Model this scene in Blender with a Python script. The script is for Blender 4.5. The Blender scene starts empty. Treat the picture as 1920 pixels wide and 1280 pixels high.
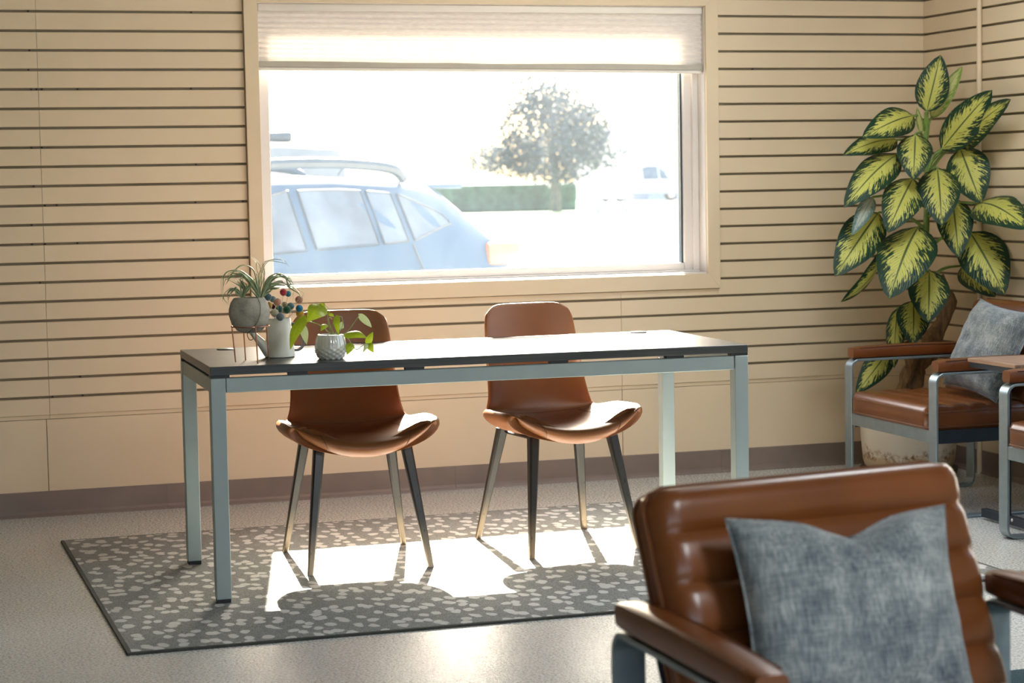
import bpy, bmesh, math, random
from mathutils import Vector, Matrix
random.seed(11)
PI = math.pi
scene = bpy.context.scene
C = scene.collection

# ------------------------------------------------------------------ camera
cam_data = bpy.data.cameras.new('camera')
cam = bpy.data.objects.new('camera', cam_data)
C.objects.link(cam)
_r = Vector((0.95263, -0.30366, -0.01834))
_u = Vector((0.04089, 0.06842, 0.99682))
_f = Vector((0.30146, 0.95033, -0.07755))
cam.matrix_world = Matrix(((_r.x, _u.x, -_f.x, -0.7041), (_r.y, _u.y, -_f.y, -8.3344), (_r.z, _u.z, -_f.z, 1.3008), (0, 0, 0, 1)))
cam_data.sensor_width = 36.0
cam_data.lens = 72.272
cam_data.clip_end = 600
cam_data.dof.use_dof = True
cam_data.dof.focus_distance = 6.7
cam_data.dof.aperture_fstop = 5.6
scene.camera = cam

# ------------------------------------------------------------------ light
SUN_TRAVEL = Vector((-0.2144, -1.0, -0.73))
world = bpy.data.worlds.new('world')
scene.world = world
world.use_nodes = True
wn = world.node_tree.nodes; wl = world.node_tree.links
bg = wn['Background']
sky = wn.new('ShaderNodeTexSky')
sky.sky_type = 'NISHITA'
sky.sun_disc = False
sky.sun_elevation = math.radians(35.5)
sky.sun_rotation = math.radians(12.1)
sky.dust_density = 5.0
sky.ozone_density = 0.6
sky.air_density = 1.0
wl.new(sky.outputs[0], bg.inputs[0])
bg.inputs[1].default_value = 1.0
sun_data = bpy.data.lights.new('sun', 'SUN')
sun_data.energy = 84.0
sun_data.angle = math.radians(0.55)
sun_data.color = (1.0, 0.90, 0.77)
sun = bpy.data.objects.new('sun', sun_data)
C.objects.link(sun)
sun.rotation_euler = (-SUN_TRAVEL).to_track_quat('Z', 'Y').to_euler()
sun.location = (3, 12, 10)
scene.view_settings.view_transform = 'Standard'
scene.view_settings.look = 'None'
scene.view_settings.gamma = 1.0
scene.view_settings.use_curve_mapping = False
scene.view_settings.exposure = 0.2
scene.cycles.max_bounces = 10
scene.cycles.diffuse_bounces = 6
scene.cycles.transparent_max_bounces = 12
scene.cycles.sample_clamp_indirect = 6.0
scene.cycles.caustics_reflective = False
scene.cycles.caustics_refractive = False

def portal(name, loc, size_x, size_y, direction):
    d = bpy.data.lights.new(name, 'AREA'); d.shape = 'RECTANGLE'; d.size = size_x; d.size_y = size_y; d.energy = 1.0
    d.cycles.is_portal = True
    o = bpy.data.objects.new(name, d); C.objects.link(o); o.location = loc
    o.rotation_euler = Vector(direction).to_track_quat('-Z', 'Y').to_euler()
    return o
portal('daylight_portal_main', (1.86, 0.30, 1.46), 2.1, 1.3, (0, -1, 0))
portal('daylight_portal_side', (4.20, -2.75, 1.35), 3.3, 2.2, (-1, 0, 0))
portal('daylight_portal_rear', (0.4, -10.9, 1.45), 6.2, 2.1, (0, 1, 0))

# ------------------------------------------------------------------ node helpers
class NT:
    def __init__(self, name):
        self.m = bpy.data.materials.new(name); self.m.use_nodes = True
        self.t = self.m.node_tree; self.b = self.t.nodes['Principled BSDF']; self.out = self.t.nodes['Material Output']
    def n(self, typ, **kw):
        x = self.t.nodes.new(typ)
        for k, v in kw.items(): setattr(x, k, v)
        return x
    def put(self, sock, v):
        if hasattr(v, 'is_output'): self.t.links.new(v, sock)
        elif isinstance(v, (tuple, list)) and len(v) == 3 and sock.type == 'RGBA': sock.default_value = (*v, 1)
        else: sock.default_value = v
    def math(self, op, a, b=0.0, c=0.0, clamp=False):
        x = self.n('ShaderNodeMath', operation=op); x.use_clamp = clamp
        for s, v in zip(x.inputs, (a, b, c)): self.put(s, v)
        return x.outputs[0]
    def coord(self, which='Object'):
        return self.n('ShaderNodeTexCoord').outputs[which]
    def mapping(self, v, scale=(1, 1, 1), rot=(0, 0, 0), loc=(0, 0, 0)):
        x = self.n('ShaderNodeMapping'); self.put(x.inputs[0], v)
        x.inputs[1].default_value = loc; x.inputs[2].default_value = rot; x.inputs[3].default_value = scale
        return x.outputs[0]
    def noise(self, v, scale=5.0, detail=2.0, rough=0.5, dist=0.0):
        x = self.n('ShaderNodeTexNoise'); self.put(x.inputs['Vector'], v)
        x.inputs['Scale'].default_value = scale; x.inputs['Detail'].default_value = detail
        x.inputs['Roughness'].default_value = rough; x.inputs['Distortion'].default_value = dist
        return x.outputs[0]
    def ramp(self, fac, stops, interp='LINEAR'):
        x = self.n('ShaderNodeValToRGB'); self.put(x.inputs[0], fac)
        e = x.color_ramp.elements; x.color_ramp.interpolation = interp
        while len(e) < len(stops): e.new(0.5)
        for el, (p, c) in zip(e, stops): el.position = p; el.color = (*c, 1) if len(c) == 3 else c
        return x.outputs[0]
    def mix(self, fac, a, b):
        x = self.n('ShaderNodeMix', data_type='RGBA'); self.put(x.inputs[0], fac); self.put(x.inputs[6], a); self.put(x.inputs[7], b)
        return x.outputs[2]
    def sstep(self, v, lo, hi):
        x = self.n('ShaderNodeMapRange', interpolation_type='SMOOTHSTEP'); self.put(x.inputs[0], v)
        x.inputs[1].default_value = lo; x.inputs[2].default_value = hi
        return x.outputs[0]
    def bump(self, h, strength=0.3, dist=0.002):
        x = self.n('ShaderNodeBump'); x.inputs['Strength'].default_value = strength; x.inputs['Distance'].default_value = dist
        self.put(x.inputs['Height'], h); self.put(self.b.inputs['Normal'], x.outputs[0])
    def set(self, **kw):
        names = dict(col='Base Color', rough='Roughness', metal='Metallic', spec='Specular IOR Level', coat='Coat Weight', coat_rough='Coat Roughness', sheen='Sheen Weight', trans='Transmission Weight', alpha='Alpha')
        for k, v in kw.items(): self.put(self.b.inputs[names[k]], v)
        return self.m

def simple(name, col, rough=0.5, metal=0.0, var=0.12, scale=12.0, bump=0.0, bscale=200.0, **kw):
    k = NT(name); co = k.coord()
    n = k.noise(co, scale, 3.0)
    lo = tuple(c * (1 - var) for c in col); hi = tuple(min(1, c * (1 + var)) for c in col)
    k.set(col=k.ramp(n, [(0.3, lo), (0.7, hi)]), rough=rough, metal=metal, **kw)
    if bump: k.bump(k.noise(co, bscale, 2.0), bump, 0.001)
    return k.m

M = {}
M['paint'] = simple('cream_paint', (0.66, 0.545, 0.38), 0.5, var=0.03, scale=3, bump=0.06, bscale=350)
M['groove'] = simple('groove_shade_backing', (0.20, 0.165, 0.11), 0.7, var=0.08)  # slot shade is put into this darkened backing colour
M['ceiling'] = simple('ceiling_grey_tile', (0.26, 0.25, 0.235), 0.8, var=0.03)
M['base'] = simple('vinyl_base_brown', (0.20, 0.155, 0.13), 0.42, var=0.12, scale=6)
M['vinyl'] = simple('white_vinyl', (0.68, 0.645, 0.62), 0.4, var=0.02)
M['gasket'] = simple('dark_gasket', (0.03, 0.055, 0.075), 0.3, var=0.1)
M['steel'] = simple('grey_steel', (0.22, 0.27, 0.29), 0.36, metal=0.6, var=0.08, scale=25)
M['steel_dark'] = simple('dark_blue_steel', (0.018, 0.026, 0.036), 0.4, metal=0.3, var=0.1)
M['table_metal'] = simple('silver_grey_powder_coat', (0.33, 0.385, 0.375), 0.42, metal=0.25, var=0.04, bump=0.05, bscale=600)
M['black_plastic'] = simple('black_plastic', (0.012, 0.013, 0.015), 0.4, var=0.1)
M['copper'] = simple('copper_wire', (0.55, 0.26, 0.17), 0.3, metal=1.0, var=0.08)
M['can'] = simple('off_white_enamel', (0.80, 0.77, 0.68), 0.3, var=0.04)
M['can_handle'] = simple('grey_handle', (0.17, 0.17, 0.18), 0.45, var=0.05)
M['soil'] = simple('dark_soil', (0.03, 0.022, 0.015), 0.9, var=0.4, scale=120, bump=0.6, bscale=150)
M['cord'] = simple('jute_cord', (0.22, 0.17, 0.09), 0.8, var=0.2, scale=200)
M['wire'] = simple('pale_wire', (0.45, 0.42, 0.34), 0.5, var=0.1)
M['stem'] = simple('green_stem', (0.16, 0.26, 0.06), 0.45, var=0.25, scale=30)
M['vine'] = simple('pale_vine', (0.34, 0.40, 0.12), 0.45, var=0.2, scale=60)
M['saucer'] = simple('black_saucer', (0.02, 0.018, 0.016), 0.5, var=0.2)
M['bolt'] = simple('zinc_bolt', (0.7, 0.7, 0.7), 0.3, metal=0.8, var=0.03)
M['asphalt'] = simple('pale_concrete', (0.36, 0.355, 0.34), 0.9, var=0.1, scale=0.6)
M['grass'] = simple('mown_grass', (0.10, 0.17, 0.05), 0.9, var=0.3, scale=2.0)
M['hedge'] = simple('hedge_green', (0.035, 0.085, 0.055), 0.8, var=0.5, scale=3.0)
M['treeleaf'] = simple('tree_leaf', (0.035, 0.055, 0.062), 0.7, var=0.4, scale=1.2)
M['bark'] = simple('grey_bark', (0.09, 0.075, 0.06), 0.9, var=0.3, scale=4)
M['car_paint'] = simple('light_blue_car_paint', (0.045, 0.085, 0.135), 0.55, var=0.03, spec=0.25)
M['car_glass'] = simple('tinted_car_glass', (0.10, 0.12, 0.14), 0.12, var=0.3, scale=3, spec=0.35)
M['rubber'] = simple('tyre_rubber', (0.015, 0.015, 0.016), 0.8, var=0.1)
M['alloy'] = simple('wheel_alloy', (0.45, 0.45, 0.47), 0.3, metal=0.8, var=0.05)
M['rail'] = simple('roof_rail_grey', (0.03, 0.045, 0.06), 0.4, var=0.1)
M['tail'] = simple('red_tail_lamp', (0.62, 0.16, 0.08), 0.3, var=0.1)
M['white_car'] = simple('white_car_paint', (0.42, 0.43, 0.45), 0.5, var=0.03, spec=0.3)
M['van_paint'] = simple('pale_van_paint', (0.12, 0.135, 0.15), 0.6, var=0.04, spec=0.2)
M['stucco'] = simple('pale_building_stucco', (0.34, 0.33, 0.33), 0.85, var=0.05, scale=1)
M['roof_dark'] = simple('grey_roof', (0.22, 0.22, 0.23), 0.8, var=0.1)

def leather(name, lo, hi, rough):
    k = NT(name); co = k.coord()
    n = k.noise(co, 5.0, 2.0, 0.5)
    k.set(col=k.ramp(n, [(0.2, lo), (0.8, hi)]), rough=rough, spec=0.40)
    k.bump(k.noise(co, 420, 3.0, 0.6), 0.10, 0.001)
    return k.m
M['tan'] = leather('tan_leather', (0.20, 0.068, 0.020), (0.27, 0.096, 0.030), 0.38)
M['brown'] = leather('brown_leather', (0.100, 0.029, 0.0068), (0.170, 0.052, 0.013), 0.29)
M['pipe_brown'] = leather('brown_leather_piping', (0.10, 0.035, 0.012), (0.15, 0.055, 0.02), 0.34)

def brushed(name, col, rough):
    k = NT(name); co = k.coord('Generated')
    z = k.n('ShaderNodeSeparateXYZ'); k.put(z.inputs[0], co)
    tip = k.sstep(z.outputs[2], 0.0, 0.45)
    n = k.noise(k.mapping(k.coord(), (60, 60, 6)), 3, 2)
    k.set(col=k.mix(k.math('MULTIPLY', tip, 0.9), (0.20, 0.15, 0.10), col), rough=k.ramp(n, [(0.2, (rough - .08,) * 3), (0.8, (rough + .1,) * 3)]), metal=0.55)
    return k.m
M['leg'] = brushed('black_metal_bronze_foot', (0.012, 0.015, 0.018), 0.32)  # colour runs from bronze brown at the foot to black higher up

def wood(name, lo, hi, rough, sc=(2, 60, 60)):
    k = NT(name); co = k.coord()
    n = k.noise(k.mapping(co, sc), 1.5, 5.0, 0.6, 0.4)
    k.set(col=k.ramp(n, [(0.3, lo), (0.7, hi)]), rough=rough)
    k.bump(n, 0.12, 0.0008)
    return k.m
M['desk'] = wood('dark_wood_laminate', (0.022, 0.026, 0.028), (0.060, 0.062, 0.060), 0.34)
M['tray_wood'] = wood('walnut_tray', (0.20, 0.11, 0.06), (0.38, 0.24, 0.15), 0.4, (40, 3, 40))
M['trunk'] = wood('dry_brown_cane', (0.06, 0.03, 0.012), (0.26, 0.14, 0.05), 0.7, (30, 30, 4))

def denim():
    k = NT('blue_grey_chambray'); co = k.coord()
    a = k.noise(k.mapping(co, (300, 300, 34)), 1, 2, 0.6)
    b = k.noise(k.mapping(co, (28, 28, 300)), 1, 2, 0.6)
    c = k.noise(co, 14, 3)
    s = k.math('ADD', k.math('ADD', k.math('MULTIPLY', a, 0.42), k.math('MULTIPLY', b, 0.20)), k.math('MULTIPLY', c, 0.40))
    k.set(col=k.ramp(s, [(0.36, (0.045, 0.060, 0.072)), (0.50, (0.150, 0.172, 0.178)), (0.66, (0.36, 0.375, 0.35))]), rough=0.9, spec=0.2, sheen=0.25)
    k.bump(s, 0.35, 0.002)
    return k.m
M['denim'] = denim()

def floor_mat():
    k = NT('speckled_terrazzo'); co = k.coord()
    a = k.noise(co, 290, 2, 0.7); b = k.noise(co, 120, 2, 0.6); c = k.noise(co, 1.1, 2)
    s = k.math('ADD', k.math('MULTIPLY', a, 0.62), k.math('MULTIPLY', b, 0.38))
    base = k.ramp(s, [(0.34, (0.20, 0.20, 0.175)), (0.45, (0.50, 0.51, 0.475)), (0.55, (0.62, 0.63, 0.595)), (0.66, (0.84, 0.84, 0.80))])
    k.set(col=k.mix(k.math('MULTIPLY', c, 0.25), base, (0.50, 0.50, 0.465)), rough=k.ramp(b, [(0.3, (0.20,) * 3), (0.7, (0.36,) * 3)]), spec=0.5)
    k.bump(k.math('ADD', a, k.math('MULTIPLY', b, 1.5)), 0.22, 0.002)
    return k.m
M['floor'] = floor_mat()

def rug_mat(name, base_lo, base_hi, dot, dots=True):
    k = NT(name); co = k.coord()
    wob = k.n('ShaderNodeVectorMath', operation='MULTIPLY_ADD')
    nz = k.n('ShaderNodeTexNoise'); k.put(nz.inputs['Vector'], co); nz.inputs['Scale'].default_value = 9
    k.put(wob.inputs[0], nz.outputs['Color']); wob.inputs[1].default_value = (0.05, 0.05, 0); k.put(wob.inputs[2], co)
    v = k.n('ShaderNodeTexVoronoi', voronoi_dimensions='2D', feature='F1'); k.put(v.inputs['Vector'], k.mapping(wob.outputs[0], (19, 12.5, 1)))
    v.inputs['Scale'].default_value = 1.0; v.inputs['Randomness'].default_value = 0.95
    fine = k.noise(co, 330, 2, 0.7)
    d = k.math('ADD', v.outputs['Distance'], k.math('MULTIPLY', k.math('SUBTRACT', k.noise(co, 45, 3), 0.5), 0.26))
    m = k.math('SUBTRACT', 1.0, k.sstep(d, 0.25, 0.35))
    b = k.ramp(fine, [(0.36, base_lo), (0.64, base_hi)])
    dd = k.ramp(fine, [(0.3, tuple(x * 0.8 for x in dot)), (0.7, tuple(min(1, x * 1.15) for x in dot))])
    k.set(col=k.mix(m, b, dd) if dots else b, rough=0.95, spec=0.1)
    k.bump(k.math('ADD', fine, k.math('MULTIPLY', m, 0.3)), 0.7, 0.004)
    return k.m
M['rug'] = rug_mat('grey_dotted_rug', (0.13, 0.133, 0.122), (0.37, 0.375, 0.35), (0.62, 0.61, 0.575))
M['rug_edge'] = simple('rug_binding', (0.055, 0.055, 0.045), 0.9, var=0.2, scale=80)
M['rug_blue'] = rug_mat('dark_teal_rug', (0.006, 0.02, 0.028), (0.06, 0.12, 0.14), (0.1, 0.2, 0.22), False)

def leaf_mat(name, edge, heart, heart2, width, rough=0.35):
    k = NT(name)
    uv = k.n('ShaderNodeUVMap').outputs[0]
    s = k.n('ShaderNodeSeparateXYZ'); k.put(s.inputs[0], uv)
    a = k.math('ABSOLUTE', k.math('MULTIPLY_ADD', s.outputs[0], 2.0, -1.0)); v = s.outputs[1]
    side = k.math('SIGN', k.math('SUBTRACT', s.outputs[0], 0.5))
    vein = k.math('SUBTRACT', v, k.math('MULTIPLY', a, 0.30))
    rnd = k.n('ShaderNodeObjectInfo').outputs['Random']
    cx = k.n('ShaderNodeCombineXYZ')
    k.put(cx.inputs[0], k.math('MULTIPLY', vein, 34.0)); k.put(cx.inputs[1], k.math('MULTIPLY', a, 3.2))
    k.put(cx.inputs[2], k.math('ADD', k.math('MULTIPLY', rnd, 37.0), k.math('MULTIPLY', side, 5.0)))
    n = k.noise(cx.outputs[0], 1.0, 3.5, 0.65)
    tip = k.math('MULTIPLY', k.sstep(v, 0.70, 1.0), 0.35)
    root = k.math('MULTIPLY', k.math('SUBTRACT', 1.0, k.sstep(v, 0.0, 0.14)), 0.3)
    f = k.math('SUBTRACT', k.math('SUBTRACT', k.math('ADD', width, k.math('MULTIPLY', k.math('SUBTRACT', n, 0.5), 1.9)), k.math('MULTIPLY', a, 0.72)), k.math('ADD', tip, root))
    m = k.sstep(f, 0.0, 0.07)
    rib = k.math('SUBTRACT', 1.0, k.sstep(a, 0.025, 0.06))
    hc = k.mix(k.noise(cx.outputs[0], 0.6, 1), heart, heart2)
    ec = k.mix(k.noise(cx.outputs[0], 0.9, 2), edge, tuple(x * 1.9 for x in edge))
    col = k.mix(k.math('MULTIPLY', rib, 0.85), k.mix(m, ec, hc), tuple(x * 1.6 for x in edge))
    k.set(col=col, rough=rough, spec=0.32)
    w = k.n('ShaderNodeTexWave', wave_type='BANDS', bands_direction='X'); k.put(w.inputs['Vector'], cx.outputs[0]); w.inputs['Scale'].default_value = 0.22
    k.bump(w.outputs[0], 0.35, 0.003)
    tr = k.n('ShaderNodeBsdfTranslucent'); k.put(tr.inputs[0], col)
    mx = k.n('ShaderNodeMixShader'); mx.inputs[0].default_value = 0.18
    k.put(mx.inputs[1], k.b.outputs[0]); k.put(mx.inputs[2], tr.outputs[0]); k.put(k.out.inputs[0], mx.outputs[0])
    return k.m
M['dief'] = leaf_mat('variegated_leaf', (0.006, 0.026, 0.012), (0.44, 0.46, 0.055), (0.58, 0.57, 0.19), 0.43, 0.42)
M['dief_pale'] = leaf_mat('pale_leaf_underside', (0.13, 0.20, 0.035), (0.48, 0.50, 0.17), (0.50, 0.52, 0.24), 0.5)
M['dief_silver'] = leaf_mat('silvery_leaf_underside', (0.07, 0.12, 0.11), (0.36, 0.40, 0.33), (0.42, 0.45, 0.38), 0.42)
def plain_leaf(name, c1, c2, tr_amt):
    k = NT(name)
    uv = k.n('ShaderNodeUVMap').outputs[0]
    s = k.n('ShaderNodeSeparateXYZ'); k.put(s.inputs[0], uv)
    a = k.math('ABSOLUTE', k.math('MULTIPLY_ADD', s.outputs[0], 2.0, -1.0))
    n = k.noise(k.mapping(uv, (3, 9, 1)), 1.5, 2)
    col = k.mix(k.math('MULTIPLY', k.math('SUBTRACT', 1.0, k.sstep(a, 0.03, 0.09)), 0.5), k.mix(n, c1, c2), c2)
    k.set(col=col, rough=0.32, spec=0.5)
    tr = k.n('ShaderNodeBsdfTranslucent'); k.put(tr.inputs[0], col)
    mx = k.n('ShaderNodeMixShader'); mx.inputs[0].default_value = tr_amt
    k.put(mx.inputs[1], k.b.outputs[0]); k.put(mx.inputs[2], tr.outputs[0]); k.put(k.out.inputs[0], mx.outputs[0])
    return k.m
M['pothos'] = plain_leaf('lime_pothos_leaf', (0.20, 0.34, 0.012), (0.46, 0.52, 0.03), 0.5)
M['pothos_pale'] = plain_leaf('pale_pothos_leaf', (0.36, 0.46, 0.20), (0.52, 0.58, 0.34), 0.35)
M['airplant'] = plain_leaf('silvery_green_strap_leaf', (0.34, 0.45, 0.22), (0.60, 0.66, 0.44), 0.3)

def concrete():
    k = NT('grey_concrete'); co = k.coord()
    a = k.noise(co, 18, 4, 0.6); b = k.noise(co, 160, 2)
    k.set(col=k.ramp(k.math('ADD', k.math('MULTIPLY', a, 0.75), k.math('MULTIPLY', b, 0.25)), [(0.32, (0.20, 0.18, 0.14)), (0.5, (0.37, 0.34, 0.28)), (0.68, (0.48, 0.45, 0.39))]), rough=0.85)
    k.bump(b, 0.3, 0.001)
    return k.m
M['concrete'] = concrete()

def stained_pot():
    k = NT('white_ceramic_with_rust'); co = k.coord()
    s = k.n('ShaderNodeSeparateXYZ'); k.put(s.inputs[0], co)
    z = s.outputs[2]
    edge = k.math('ADD', z, k.math('MULTIPLY', k.math('SUBTRACT', k.noise(co, 11, 5, 0.65), 0.5), 0.13))
    band = k.math('MULTIPLY', k.sstep(edge, 0.065, 0.095), k.math('SUBTRACT', 1.0, k.sstep(edge, 0.100, 0.135)))
    low = k.math('SUBTRACT', 1.0, k.sstep(edge, 0.080, 0.11))
    blot = k.sstep(k.noise(co, 40, 4, 0.7), 0.42, 0.62)
    c = k.mix(low, (0.70, 0.65, 0.55), (0.55, 0.43, 0.27))
    c = k.mix(k.math('MULTIPLY', band, blot, 0), c, (0.22, 0.095, 0.025))
    k.set(col=c, rough=0.45)
    return k.m
M['stained_pot'] = stained_pot()

def glazed():
    k = NT('pearl_glaze'); co = k.coord()
    k.set(col=k.ramp(k.noise(co, 20, 3), [(0.3, (0.62, 0.61, 0.55)), (0.7, (0.78, 0.76, 0.70))]), rough=0.12, spec=0.8, coat=0.6)
    return k.m
M['glaze'] = glazed()

def felt(name, col):
    k = NT(name); co = k.coord()
    n = k.noise(co, 260, 3, 0.7)
    k.set(col=k.ramp(n, [(0.3, tuple(c * 0.75 for c in col)), (0.7, tuple(min(1, c * 1.25) for c in col))]), rough=1.0, spec=0.05, sheen=0.6)
    k.bump(n, 0.8, 0.002)
    return k.m

def pane_mat(name, dusty):
    k = NT(name); co = k.coord()
    tr = k.n('ShaderNodeBsdfTransparent'); tr.inputs[0].default_value = (0.96, 0.98, 0.98, 1)
    gl = k.n('ShaderNodeBsdfGlossy'); gl.inputs[1].default_value = 0.0
    lw = k.n('ShaderNodeLayerWeight'); lw.inputs[0].default_value = 0.12
    m1 = k.n('ShaderNodeMixShader'); k.put(m1.inputs[0], lw.outputs['Fresnel']); k.put(m1.inputs[1], tr.outputs[0]); k.put(m1.inputs[2], gl.outputs[0])
    res = m1.outputs[0]
    if dusty:
        big = k.noise(k.mapping(co, (1, 1, 0.6)), 3.0, 4, 0.65)
        fine = k.sstep(k.noise(co, 170, 2, 0.6), 0.60, 0.72)
        amt = k.math('ADD', k.math('MULTIPLY', k.ramp(big, [(0.3, (0.6,) * 3), (0.7, (1.2,) * 3)]), dusty), k.math('MULTIPLY', fine, dusty * 1.1))
        du = k.n('ShaderNodeBsdfTranslucent'); du.inputs[0].default_value = (0.78, 0.90, 1.0, 1)
        m2 = k.n('ShaderNodeMixShader'); k.put(m2.inputs[0], amt); k.put(m2.inputs[1], res); k.put(m2.inputs[2], du.outputs[0])
        res = m2.outputs[0]
    k.put(k.out.inputs[0], res)
    return k.m
M['pane'] = pane_mat('dusty_window_glass', 0.007)
M['clear_pane'] = pane_mat('clear_window_glass', 0.0)

def shade_fabric():
    k = NT('white_pleated_fabric'); co = k.coord()
    n = k.noise(k.mapping(co, (30, 1, 240)), 1, 3)
    c = k.ramp(n, [(0.3, (0.74, 0.70, 0.66)), (0.7, (0.86, 0.83, 0.80))])
    k.set(col=c, rough=0.9)
    tr = k.n('ShaderNodeBsdfTranslucent'); k.put(tr.inputs[0], c)
    mx = k.n('ShaderNodeMixShader'); mx.inputs[0].default_value = 0.20
    k.put(mx.inputs[1], k.b.outputs[0]); k.put(mx.inputs[2], tr.outputs[0]); k.put(k.out.inputs[0], mx.outputs[0])
    return k.m
M['shade'] = shade_fabric()
_k = NT('fill_light_diffuser'); _k.set(col=(0.9, 0.9, 0.9), rough=0.5); _k.put(_k.b.inputs['Emission Color'], (0.93, 0.97, 1.0, 1)); _k.b.inputs['Emission Strength'].default_value = 6.0  # glowing face of the added ceiling fill panels
M['fill_light_diffuser'] = _k.m
M['shade_rail'] = simple('shade_rail_taupe', (0.42, 0.40, 0.34), 0.5, var=0.05)
M['shade_head'] = simple('shade_headrail', (0.72, 0.69, 0.64), 0.45, var=0.03)

# ------------------------------------------------------------------ mesh helpers
def link(o, parent=None):
    C.objects.link(o)
    if parent is not None: o.parent = parent
    return o
def mesh_of(name, verts, faces, mat, smooth=False, uvs=None, sharp=None):
    me = bpy.data.meshes.new(name)
    me.from_pydata([tuple(v) for v in verts], [], faces)
    if mat is not None: me.materials.append(mat)
    if smooth:
        me.polygons.foreach_set('use_smooth', [True] * len(me.polygons))
        if sharp is not None: me.set_sharp_from_angle(angle=math.radians(sharp))
    if uvs is not None:
        l = me.uv_layers.new(name='UVMap')
        for lp in me.loops: l.data[lp.index].uv = uvs[lp.vertex_index]
    me.update()
    return me
def ob(name, geo, mat, parent=None, loc=(0, 0, 0), rot=(0, 0, 0), smooth=False, sharp=40, uvs=None):
    o = bpy.data.objects.new(name, mesh_of(name, geo[0], geo[1], mat, smooth, uvs, sharp if smooth else None))
    o.location = loc; o.rotation_euler = rot
    return link(o, parent)
def inst(src, parent=None, loc=None, rot=None):
    o = src.copy(); link(o, parent)
    if loc is not None: o.location = loc
    if rot is not None: o.rotation_euler = rot
    return o
def empty(name, loc=(0, 0, 0), rz=0.0):
    o = bpy.data.objects.new(name, None); o.empty_display_size = 0.1
    o.location = loc; o.rotation_euler = (0, 0, rz)
    return link(o)
def tag(o, label, cat, group=None):
    o['label'] = label; o['category'] = cat
    if group: o['group'] = group
    return o
def struct(o):
    o['kind'] = 'structure'
    return o
def join(*geos):
    V, F = [], []
    for v, f in geos:
        n = len(V); V += list(v); F += [tuple(i + n for i in q) for q in f]
    return V, F
def box(x0, x1, y0, y1, z0, z1):
    v = [(x, y, z) for z in (z0, z1) for y in (y0, y1) for x in (x0, x1)]
    return v, [(0, 2, 3, 1), (4, 5, 7, 6), (0, 1, 5, 4), (2, 6, 7, 3), (0, 4, 6, 2), (1, 3, 7, 5)]
def rbox(x0, x1, y0, y1, z0, z1, r=0.004, seg=2):
    bm = bmesh.new()
    v, f = box(x0, x1, y0, y1, z0, z1)
    vs = [bm.verts.new(p) for p in v]
    for q in f: bm.faces.new([vs[i] for i in q])
    bmesh.ops.bevel(bm, geom=list(bm.edges), offset=r, segments=seg, affect='EDGES', profile=0.5)
    bm.verts.index_update()
    out = [tuple(p.co) for p in bm.verts], [tuple(p.index for p in q.verts) for q in bm.faces]
    bm.free()
    return out
def xform(geo, mat):
    return [tuple(mat @ Vector(v)) for v in geo[0]], geo[1]
def frames(pts, closed=False):
    P = [Vector(p) for p in pts]; n = len(P); T = []
    for i in range(n):
        a = P[(i - 1) % n] if (closed or i > 0) else P[i]; b = P[(i + 1) % n] if (closed or i < n - 1) else P[i]
        T.append((b - a).normalized())
    ref = Vector((0, 0, 1)) if abs(T[0].z) < 0.9 else Vector((1, 0, 0))
    N = (ref - T[0] * ref.dot(T[0])).normalized(); out = []
    for i in range(n):
        N = N - T[i] * N.dot(T[i])
        N = N.normalized() if N.length > 1e-6 else T[i].orthogonal().normalized()
        out.append((P[i], T[i], N, T[i].cross(N)))
    return out
def tube(pts, rad, n=8, closed=False, flat=1.0):
    fr = frames(pts, closed); V, F = [], []
    m = len(fr)
    for i, (p, t, a, b) in enumerate(fr):
        r = rad[i] if isinstance(rad, (list, tuple)) else rad
        for k in range(n):
            an = 2 * PI * k / n
            V.append(p + a * (math.cos(an) * r * flat) + b * (math.sin(an) * r))
    for i in range(m if closed else m - 1):
        for k in range(n):
            j = (i + 1) % m
            F.append((i * n + k, i * n + (k + 1) % n, j * n + (k + 1) % n, j * n + k))
    if not closed:
        F.append(tuple(range(n - 1, -1, -1))); F.append(tuple((m - 1) * n + k for k in range(n)))
    return V, F
def spline(pts, n=8):
    P = [Vector(p) for p in pts]
    if len(P) < 3: return [P[0].lerp(P[-1], i / n) for i in range(n + 1)]
    E = [P[0] * 2 - P[1]] + P + [P[-1] * 2 - P[-2]]; out = []
    for i in range(1, len(E) - 2):
        for k in range(n):
            t = k / n
            out.append(0.5 * ((2 * E[i]) + (E[i + 1] - E[i - 1]) * t + (2 * E[i - 1] - 5 * E[i] + 4 * E[i + 1] - E[i + 2]) * t * t + (3 * E[i] - E[i - 1] - 3 * E[i + 1] + E[i + 2]) * t ** 3))
    out.append(P[-1])
    return out
def lathe(prof, n=32, cap=True):
    V, F = [], []
    for r, z in prof:
        for k in range(n): V.append((r * math.cos(2 * PI * k / n), r * math.sin(2 * PI * k / n), z))
    for i in range(len(prof) - 1):
        for k in range(n): F.append((i * n + k, i * n + (k + 1) % n, (i + 1) * n + (k + 1) % n, (i + 1) * n + k))
    if cap:
        F.append(tuple(range(n - 1, -1, -1))); F.append(tuple((len(prof) - 1) * n + k for k in range(n)))
    return V, F
def grid_faces(nu, nv, off=0, flip=False):
    F = []
    for j in range(nv - 1):
        for i in range(nu - 1):
            q = (off + j * nu + i, off + j * nu + i + 1, off + (j + 1) * nu + i + 1, off + (j + 1) * nu + i)
            F.append(q[::-1] if flip else q)
    return F
def ball(r, n=14):
    return lathe([(max(1e-4, r * math.sin(PI * i / n)), -r * math.cos(PI * i / n)) for i in range(n + 1)], 18)
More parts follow.
